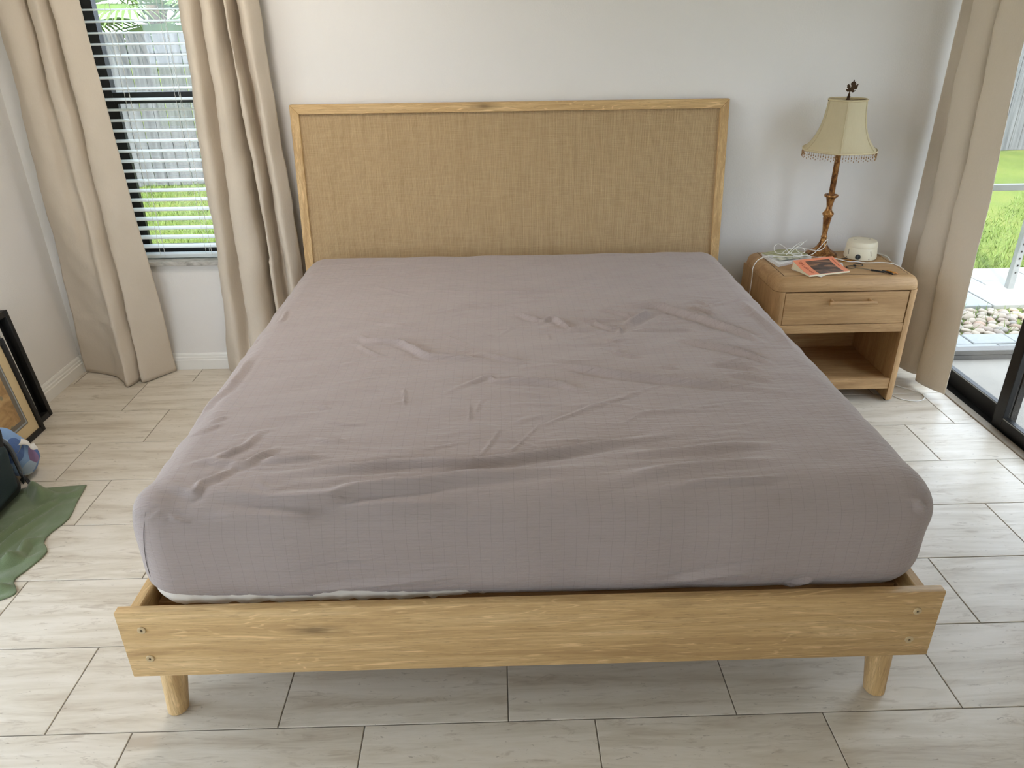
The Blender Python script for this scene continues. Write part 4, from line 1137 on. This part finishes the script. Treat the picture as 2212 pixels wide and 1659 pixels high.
# ------------------------------------------------------------------ sound machine
QX, QY = 1.742, 2.052
sm = empty('sound_machine', (QX, QY, ZT), 'round ivory white-noise machine with a black dial at the back of the nightstand', 'sound machine')
MB().lathe([(0.066, ZT), (0.0725, ZT + 0.004), (0.0735, ZT + 0.012), (0.069, ZT + 0.055), (0.0672, ZT + 0.060)], 44, (QX, QY)).build('body', M['ivory'], sm, SM)
cap = MB().lathe([(0.0685, ZT + 0.058), (0.0690, ZT + 0.062), (0.0665, ZT + 0.078), (0.062, ZT + 0.084), (0.045, ZT + 0.087), (0.0005, ZT + 0.088)], 44, (QX, QY)).build('cap', M['ivory'], sm, SM)
aq = math.radians(-117)
def qp(da, z, r): a = aq + math.radians(da); return (QX + r * math.cos(a), QY + r * math.sin(a), ZT + z)
def face(da, z, r, tilt=0): return Matrix.Translation(qp(da, z, r)) @ Matrix.Rotation(aq + math.radians(da), 4, 'Z') @ Matrix.Rotation(PI / 2 - 0.1, 4, 'Y') @ Matrix.Rotation(tilt, 4, 'Z')
kn = MB().lathe([(0.0122, 0), (0.0118, 0.006), (0.0105, 0.008), (0.0005, 0.008)], 22).xf(face(-6, 0.02, 0.0715)).build('dial', M['black'], sm, SM)
MB().box(-0.0012, 0.0012, -0.007, 0.007, 0.0075, 0.0088).xf(face(-6, 0.02, 0.0715, 1.4)).build('pointer', M['grey_web'], kn)
for da in (-46, 40): MB().box(-0.012, 0.012, -0.0011, 0.0011, -0.004, 0.0006).xf(face(da, 0.036, 0.0708, 0.22)).build('vent_slot', M['slot'], sm)
for da in (-50, 34): MB().lathe([(0.002, -0.003), (0.002, 0.0006)], 10).xf(face(da, 0.010, 0.0735)).build('screw_hole', M['black'], sm)
for sx_ in (-1, 1): MB().box(-0.012, 0.012, -0.0012, 0.0012, 0, 0.0008).xf(Matrix.Translation((QX + sx_ * 0.03, QY + 0.004, ZT + 0.0866)) @ Matrix.Rotation(0.3 * sx_, 4, 'Z')).build('cap_slot', M['slot'], cap)
tag(MB().tube([(1.805, 2.075, 0.640), (1.835, 2.093, 0.634), (1.858, 2.078, 0.630), (1.872, 2.04, 0.6285), (1.885, 2.03, 0.608), (1.897, 2.03, 0.58), (1.90, 2.05, 0.45), (1.90, 2.12, 0.2)], 0.0026, 8, 6).build('power_cord', M['white_plastic'], None, 3.14), 'thick white cord leaving the sound machine over the right edge of the nightstand', 'cord')

# ------------------------------------------------------------------ papers and book
def flat(name, pts, z0, z1, mat, parent=None, bev=0.0):
    return MB().prism(pts, 'z', z0, z1, bev, 1).build(name, M[mat], parent)
cat = flat('catalogue', [(1.303, 1.921), (1.500, 2.03), (1.462, 2.128), (1.283, 2.09)], ZT, ZT + 0.011, 'paper')
tag(cat, 'thick white paper catalogue under the green magazine, by the cable tangle', 'catalogue')
flat('page_layer', [(1.306, 1.935), (1.495, 2.035), (1.46, 2.124), (1.288, 2.085)], ZT + 0.0112, ZT + 0.0135, 'paper', cat)
mg = flat('magazine', [(1.276, 2.088), (1.312, 2.010), (1.492, 2.058), (1.470, 2.146), (1.377, 2.146)], ZT + 0.014, ZT + 0.0175, 'paper')
tag(mg, 'olive green magazine with a white address sticker at the back left of the nightstand', 'magazine')
flat('cover', [(1.276, 2.088), (1.312, 2.010), (1.492, 2.058), (1.470, 2.146), (1.377, 2.146)], ZT + 0.0176, ZT + 0.0182, 'green_cover', mg)
st = flat('sticker', [(1.293, 2.058), (1.300, 2.016), (1.330, 2.022), (1.322, 2.062)], ZT + 0.0183, ZT + 0.0187, 'paper', mg)
for i in range(4):
    flat('printed_line', [(1.301 + i * 0.0008, 2.050 - i * 0.007), (1.301, 2.047 - i * 0.007), (1.320, 2.051 - i * 0.007), (1.320, 2.054 - i * 0.007)], ZT + 0.0188, ZT + 0.019, 'grey_ink', st)
fy = flat('flyer', [(1.322, 1.962), (1.478, 2.006), (1.462, 2.046), (1.318, 2.004)], ZT + 0.0192, ZT + 0.0202, 'mail')
tag(fy, 'small printed flyer with a faded picture, lying on the catalogue edge', 'flyer')
wp = flat('paper_sheet', [(1.356, 1.905), (1.352, 1.872), (1.441, 1.765), (1.600, 1.900), (1.622, 1.965), (1.600, 1.985)], ZT, ZT + 0.0012, 'paper')
tag(wp, 'white folded paper sticking out under the orange book', 'paper')

O = Vector((1.354, 1.890, 0)); e1 = Vector((0.967, 0.253, 0)); e2 = Vector((0.253, -0.967, 0))
LB, WB = 0.213, 0.130
ZB = ZT + 0.002
def topz(v):                              # sagging cover, spine at the back
    return 0.030 * (1 - v) ** 1.7 + 0.0085
def bp(u, v, z): return O + e1 * (u * LB) + e2 * (v * WB) + Vector((0, 0, ZB + z))
bk = empty('paperback_book', bp(0.5, 0.5, 0), 'orange paperback book with a dark picture on its curling cover', 'book')
NV = 12
def solid(v0, v1, u0, u1, zlo, zhi, name, mat, parent=bk):
    mb = MB()
    rings = []
    for i in range(NV + 1):
        v = v0 + (v1 - v0) * i / NV
        rings.append([mb.b.verts.new(bp(u, v, z)) for u, z in ((u0, zlo(v)), (u1, zlo(v)), (u1, zhi(v)), (u0, zhi(v)))])
    for a, b in zip(rings, rings[1:]):
        for i in range(4): mb.b.faces.new((a[i], a[(i + 1) % 4], b[(i + 1) % 4], b[i]))
    mb.b.faces.new(rings[0][::-1]); mb.b.faces.new(rings[-1])
    bmesh.ops.recalc_face_normals(mb.b, faces=mb.b.faces)
    return mb.build(name, M[mat], parent)
solid(0.01, 1.0, 0.004, 0.996, lambda v: 0.0, lambda v: topz(v) - 0.0012, 'page_block', 'cream_paper')
cv = solid(0.0, 1.0, 0.0, 1.0, lambda v: topz(v) - 0.001, topz, 'cover', 'orange')
solid(0.0, 0.008, 0.0, 1.0, lambda v: 0.0, topz, 'spine', 'orange')
solid(0.12, 0.99, 0.26, 0.85, lambda v: topz(v) - 0.0002, lambda v: topz(v) + 0.0003, 'cover_picture', 'photo', cv)
# hand-lettered title and name, running front to back along the cover
tt = []
for i in range(60):
    s_ = i / 59
    tt.append(bp(0.13 + 0.035 * math.sin(s_ * 46) * (1.25 - 0.7 * s_) + 0.02 * s_, 0.16 + 0.70 * s_ + 0.012 * math.cos(s_ * 46), topz(0.16 + 0.70 * s_) + 0.0006))
cc = [bp(0.13 + 0.05 * math.cos(a), 0.17 + 0.05 * math.sin(a), topz(0.17 + 0.05 * math.sin(a)) + 0.0006) for a in np.linspace(0.6, 5.6, 14)]
MB().tube(tt, 0.0007, 4, 1).tube(cc, 0.0009, 4, 1).build('title_lettering', M['ink'], cv)
tt = [bp(0.925 + 0.016 * math.sin(s_ * 60), 0.12 + 0.5 * s_, topz(0.12 + 0.5 * s_) + 0.0006) for s_ in np.linspace(0, 1, 50)]
MB().tube(tt, 0.0005, 4, 1).build('name_lettering', M['ink'], cv)

# ------------------------------------------------------------------ cables
tag(MB().tube([(1.478, 2.03, 0.649), (1.40, 2.00, 0.6505), (1.33, 2.02, 0.649), (1.29, 2.03, 0.6465), (1.262, 2.035, 0.637), (1.235, 2.02, 0.626), (1.214, 2.0, 0.600), (1.212, 1.99, 0.55), (1.213, 2.0, 0.45), (1.215, 2.05, 0.2), (1.215, 2.12, 0.01)], 0.0021, 8, 6)
    .tube([(1.338, 2.085, 0.655), (1.347, 2.118, 0.668), (1.372, 2.135, 0.676), (1.392, 2.10, 0.668), (1.40, 2.05, 0.655), (1.425, 2.075, 0.662), (1.455, 2.10, 0.668), (1.478, 2.085, 0.664), (1.468, 2.05, 0.655), (1.42, 2.04, 0.654), (1.375, 2.05, 0.653), (1.345, 2.06, 0.651), (1.338, 2.085, 0.655)], 0.0018, 8, 6)
    .tube([(1.375, 2.03, 0.652), (1.41, 2.07, 0.662), (1.445, 2.11, 0.672), (1.468, 2.12, 0.682), (1.478, 2.10, 0.690), (1.462, 2.085, 0.682), (1.45, 2.10, 0.668), (1.44, 2.07, 0.66), (1.45, 2.03, 0.653)], 0.0018, 8, 6)
    .tube([(1.36, 2.05, 0.652), (1.40, 2.085, 0.663), (1.44, 2.09, 0.667), (1.48, 2.09, 0.664), (1.50, 2.07, 0.664), (1.535, 2.05, 0.664), (1.565, 2.06, 0.674), (1.566, 2.035, 0.715), (1.555, 2.03, 0.718), (1.525, 2.03, 0.676), (1.49, 2.02, 0.652), (1.45, 2.015, 0.652), (1.40, 2.03, 0.653)], 0.0018, 8, 6)
    .tube([(1.46, 2.11, 0.675), (1.49, 2.125, 0.685), (1.515, 2.145, 0.690)], 0.0016, 8, 6)
    .tube([(1.40, 2.01, 0.6525), (1.45, 2.018, 0.653), (1.50, 2.00, 0.6475), (1.55, 1.992, 0.648), (1.60, 1.985, 0.642), (1.645, 1.965, 0.634), (1.69, 1.956, 0.634), (1.726, 1.955, 0.629), (1.805, 1.956, 0.6282), (1.848, 1.935, 0.6275), (1.872, 1.90, 0.618), (1.889, 1.89, 0.60), (1.898, 1.90, 0.55), (1.90, 1.95, 0.35), (1.91, 1.95, 0.02)], 0.0021, 8, 6)
    .build('charging_cable', M['white_plastic'], None, 3.14), 'tangled thin white charging cable looped over the magazines and across the nightstand', 'cable')
tag(MB().tube([(1.93, 2.02, 0.004), (1.975, 1.925, 0.004), (2.015, 1.881, 0.004), (2.055, 1.835, 0.004), (2.062, 1.785, 0.004), (2.03, 1.748, 0.004), (1.985, 1.742, 0.004), (1.94, 1.765, 0.004), (1.915, 1.81, 0.004), (1.91, 1.9, 0.004)], 0.0025, 8, 6).build('floor_cord', M['white_plastic'], None, 3.14), 'thin white cord lying in a loop on the tiles beside the nightstand foot', 'cord')

# ------------------------------------------------------------------ glasses
def spectacles(name, label, c1, c2, ra, rb, ang, rim, temple, tmat, tip, tipmat, z):
    g = empty(name, ((c1[0] + c2[0]) / 2, (c1[1] + c2[1]) / 2, ZT), label, 'glasses', 'folded glasses on the nightstand')
    for c in (c1, c2):
        pts = []
        for i in range(21):
            a = 2 * PI * i / 20
            x, y = ra * math.cos(a), rb * math.sin(a)
            pts.append((c[0] + x * math.cos(ang) - y * math.sin(ang), c[1] + x * math.sin(ang) + y * math.cos(ang), z + 0.002))
        r_ = MB().tube(pts, 0.0019, 6, 0, cap=False).build('rim', M[rim], g, 3.14)
        mb = MB()
        mb.b.faces.new([mb.b.verts.new((p[0], p[1], z + 0.0022)) for p in pts[:-1]])
        mb.xf(Matrix.Identity(4))
        mb.build('lens', M['glass'] if rim == 'black' else M['lens'], r_)
    MB().tube([(c1[0] * .62 + c2[0] * .38, c1[1] * .62 + c2[1] * .38, z + 0.003), ((c1[0] + c2[0]) / 2, (c1[1] + c2[1]) / 2, z + 0.006), (c1[0] * .38 + c2[0] * .62, c1[1] * .38 + c2[1] * .62, z + 0.003)], 0.0017, 6, 3).build('bridge', M[rim], g)
    tp = MB().tube(temple, 0.0026, 7, 4).build('temple', M[tmat], g, 3.14)
    if tip: MB().tube(tip, lambda t: 0.0042 - 0.0014 * t, 7, 4).build('temple_tip', M[tipmat], tp, 3.14)
    return g
spectacles('reading_glasses', 'black rimmed glasses with a taupe and amber temple beside the orange book', (1.633, 1.897), (1.680, 1.928), 0.024, 0.017, 0.45, 'black',
           [(1.650, 1.878, ZT + 0.004), (1.675, 1.860, ZT + 0.005), (1.700, 1.838, ZT + 0.004)], 'taupe',
           [(1.699, 1.839, ZT + 0.0045), (1.72, 1.822, ZT + 0.005), (1.742, 1.803, ZT + 0.005)], 'black', ZT)
spectacles('sunglasses', 'small brown sunglasses folded in front of the sound machine', (1.648, 1.995), (1.690, 1.985), 0.021, 0.015, -0.2, 'tort',
           [(1.62, 2.0, ZT + 0.004), (1.64, 2.016, ZT + 0.006), (1.665, 2.018, ZT + 0.006)], 'plug', None, None, ZT)
cl = empty('hair_clip', (1.765, 1.80, ZT), 'small glossy amber and black hair clip at the front right of the nightstand', 'hair clip')
hc = MB()
for i in range(4):
    hc.tube([(1.744 + i * 0.006, 1.815 - i * 0.011, ZT + 0.003), (1.762 + i * 0.006, 1.812 - i * 0.010, ZT + 0.009), (1.782 + i * 0.004, 1.812 - i * 0.010, ZT + 0.003)], 0.0026, 7, 4)
hc.build('teeth', M['tort'], cl, 3.14)
MB().tube([(1.738, 1.818, ZT + 0.006), (1.755, 1.795, ZT + 0.007), (1.765, 1.772, ZT + 0.005)], 0.0042, 8, 4).build('spine', M['black'], cl, 3.14)

# ------------------------------------------------------------------ picture frames by the left wall
def leaning(x_floor, y_right, z_h, width, th, bar, lean, name, label):
    """frame in local coords: u to the left of the picture (towards -y), v up, w out from the wall (+x)"""
    t = empty(name, (x_floor, y_right - width / 2, 0.0), label, 'picture frame', 'framed pictures leaning on the left wall')
    # local (u, v, w) -> world: +u = -y, +v = up leaned towards -x, +w = +x
    ca, sa = math.cos(lean), math.sin(lean)
    mtx = Matrix(((0, -sa, ca, x_floor), (-1, 0, 0, y_right), (0, ca, sa, 0.001), (0, 0, 0, 1)))
    def part(nm, u0, u1, v0, v1, w0, w1, mat, parent=t, bev=0.0):
        return MB().box(u0, u1, v0, v1, w0, w1, bev, 2).xf(mtx).build(nm, M[mat], parent, SM)
    part('stile', 0, bar, 0, z_h, -th, 0, 'frame_black', bev=0.002)
    part('stile', width - bar, width, 0, z_h, -th, 0, 'frame_black', bev=0.002)
    part('rail', bar, width - bar, 0, bar, -th, 0, 'frame_black', bev=0.002)
    part('rail', bar, width - bar, z_h - bar, z_h, -th, 0, 'frame_black', bev=0.002)
    return t, part
t1, p1 = leaning(-2.142, 1.812, 0.535, 0.50, 0.036, 0.026, 0.105, 'picture_frame', 'deep black shadow box frame behind, nearest the wall corner')
p1('backing', 0.02, 0.48, 0.02, 0.515, -0.035, -0.031, 'grey_print')
p1('mat_border', 0.052, 0.068, 0.05, 0.485, -0.031, -0.028, 'white_mat')
p1('mat_border', 0.432, 0.448, 0.05, 0.485, -0.031, -0.028, 'white_mat')
p1('side_wall', 0.026, 0.050, 0.026, 0.509, -0.033, -0.030, 'black')
p1('side_wall', 0.450, 0.474, 0.026, 0.509, -0.033, -0.030, 'black')
p1('side_wall', 0.05, 0.45, 0.026, 0.046, -0.033, -0.030, 'black')
t2, p2 = leaning(-2.095, 1.662, 0.46, 0.52, 0.020, 0.024, 0.120, 'picture_frame', 'black framed print with a cream mat standing in front of the deeper frame')
p2('cream_mat', 0.02, 0.50, 0.02, 0.44, -0.014, -0.010, 'mat_cream')
p2('grey_mat', 0.075, 0.445, 0.075, 0.385, -0.010, -0.0092, 'mat_grey')
fi = p2('fillet', 0.080, 0.440, 0.080, 0.380, -0.0092, -0.0086, 'fillet')
p2('inner_mat', 0.088, 0.432, 0.088, 0.372, -0.0086, -0.0080, 'mat_grey')
p2('print', 0.112, 0.408, 0.108, 0.352, -0.0080, -0.0074, 'art')

# ------------------------------------------------------------------ blanket, bag and pouch
def blanket():
    # outline corners of the thrown blanket, plan view
    NU, NVv = 70, 110
    rs = np.random.RandomState(2)
    right = spline([(-1.676, 1.180, 0), (-1.655, 1.06, 0), (-1.634, 0.955, 0), (-1.655, 0.86, 0), (-1.648, 0.81, 0), (-1.610, 0.755, 0), (-1.625, 0.67, 0), (-1.640, 0.61, 0), (-1.600, 0.545, 0), (-1.665, 0.50, 0)], 12)
    left = spline([(-2.02, 1.150, 0), (-2.02, 0.95, 0), (-2.02, 0.75, 0), (-2.02, 0.45, 0)], 20)
    def at(P, t):
        f = t * (len(P) - 1); i = min(int(f), len(P) - 2)
        return P[i].lerp(P[i + 1], f - i)
    folds = [([(-1.80, 1.06), (-1.735, 1.08), (-1.78, 0.97), (-1.83, 0.80), (-1.90, 0.55)], 0.011, 0.014),
             ([(-1.72, 1.02), (-1.76, 0.88), (-1.80, 0.72), (-1.86, 0.52)], 0.008, 0.018),
             ([(-1.90, 1.16), (-1.83, 1.12), (-1.78, 1.06)], 0.022, 0.028),
             ([(-1.66, 0.84), (-1.70, 0.80), (-1.69, 0.74), (-1.72, 0.66)], 0.013, 0.018),
             ([(-1.63, 0.73), (-1.72, 0.69), (-1.78, 0.60)], 0.010, 0.018),
             ([(-1.62, 0.58), (-1.68, 0.56), (-1.75, 0.53)], 0.012, 0.018),
             ([(-1.67, 1.15), (-1.72, 1.10), (-1.84, 1.15)], 0.006, 0.02)]
    grid = []
    for j in range(NVv + 1):
        row = []
        for i in range(NU + 1):
            p = at(left, j / NVv).lerp(at(right, j / NVv), i / NU)
            row.append((p.x, p.y, 0.0))
        grid.append(row)
    P = np.array(grid).reshape(-1, 3)
    D = np.full(len(P), 0.007)
    for pts, a, w in folds:
        poly_disp(P, None, D, [(x, y, 0) for x, y in pts], a * 2.2, w * 0.8)
    D += 0.0018 * np.sin(P[:, 0] * 60 + P[:, 1] * 23) + 0.0014 * np.sin(P[:, 1] * 71 - P[:, 0] * 31)
    u = np.tile(np.arange(NU + 1) / NU, NVv + 1); v = np.repeat(np.arange(NVv + 1) / NVv, NU + 1)
    under = (P[:, 0] < -1.875) & (P[:, 1] < 1.13)
    D[under] = np.minimum(D[under], 0.006)
    e = np.minimum((1 - u) * 0.45, np.minimum(v, 1 - v) * 0.7)
    D = 0.0055 + np.maximum(D - 0.0055, -0.001) * np.clip(e / 0.02 + 0.25, 0, 1)
    P[:, 2] = np.maximum(D, 0.0052)
    g = [[tuple(P[j * (NU + 1) + i]) for i in range(NU + 1)] for j in range(NVv + 1)]
    o = MB().sheet(g, 0.0045).build('blanket', M['fleece'], None, 3.14)
    zmin = min(v.co.z for v in o.data.vertices)
    o.location.z = -zmin + 0.0004
    tag(o, 'crumpled sage green fleece blanket on the floor under the black bag', 'blanket')
blanket()

def soft_box(ctr, h, r, step, amp, seed, mtx=None):
    V, N, Fc, side, FU = rounded_cube(ctr, h, r, step)
    ph = np.random.RandomState(seed).uniform(0, 6.28, 6)
    d = amp * (np.sin(V[:, 0] * 31 + ph[0] + V[:, 2] * 17) + np.sin(V[:, 1] * 27 + ph[1] - V[:, 2] * 23) + 0.6 * np.sin(V[:, 2] * 53 + V[:, 1] * 37 + ph[2]))
    X = V + N * d[:, None]
    if mtx is not None: X = np.array([list(mtx @ Vector(p)) for p in X])
    mb = MB()
    vs = [mb.b.verts.new(p) for p in X.tolist()]
    for f in Fc.tolist(): mb.b.faces.new([vs[i] for i in f])
    return mb
bag = empty('backpack', (-2.04, 0.86, 0.012), 'black backpack with grey webbing straps slumped against the left wall', 'bag')
soft_box((-2.018, 0.86, 0.185), (0.142, 0.265, 0.168), (0.05, 0.05, 0.05), 0.015, 0.0025, 3).build('body', M['nylon'], bag, 3.14)
soft_box((-1.884, 0.955, 0.155), (0.022, 0.13, 0.10), (0.02, 0.03, 0.03), 0.012, 0.002, 4).build('mesh_pocket', M['teal_nylon'], bag, 3.14)
def strap(pts, w, th, name, mat, parent):
    P = spline(pts, 6)
    rows = []
    for i, p in enumerate(P):
        d = (P[min(i + 1, len(P) - 1)] - P[max(i - 1, 0)]).normalized()
        s_ = d.cross(Vector((0.8, 0.25, 0.55))).normalized() * w / 2
        rows.append([tuple(p - s_), tuple(p), tuple(p + s_)])
    return MB().sheet(rows, th).build(name, M[mat], parent, 3.14)
strap([(-1.91, 1.06, 0.33), (-1.880, 1.115, 0.24), (-1.873, 1.125, 0.14), (-1.880, 1.135, 0.08), (-1.905, 1.15, 0.045)], 0.022, 0.002, 'webbing_strap', 'grey_web', bag)
strap([(-1.93, 1.10, 0.30), (-1.902, 1.135, 0.22), (-1.897, 1.143, 0.14), (-1.90, 1.152, 0.08), (-1.90, 1.172, 0.045), (-1.884, 1.162, 0.026), (-1.868, 1.145, 0.022)], 0.024, 0.002, 'strap_tail', 'nylon', bag)
po = empty('cloth_pouch', (-1.975, 1.22, 0.0), 'pale blue cloth pouch printed with blue and mauve blotches, behind the black bag', 'pouch')
pm = Matrix.Translation((-1.965, 1.225, 0.135)) @ Matrix.Rotation(math.radians(38), 4, 'X')
soft_box((0, 0, 0), (0.062, 0.068, 0.145), (0.055, 0.06, 0.07), 0.010, 0.002, 6, pm).build('body', M['pouch'], po, 3.14)
strap([(-1.918, 1.175, 0.205), (-1.902, 1.21, 0.195), (-1.892, 1.235, 0.175), (-1.890, 1.245, 0.150), (-1.882, 1.262, 0.145)], 0.030, 0.0008, 'care_tag', 'paper', po)
strap([(-1.917, 1.15, 0.165), (-1.903, 1.18, 0.172), (-1.897, 1.205, 0.190)], 0.016, 0.002, 'trim_band', 'fillet', po)
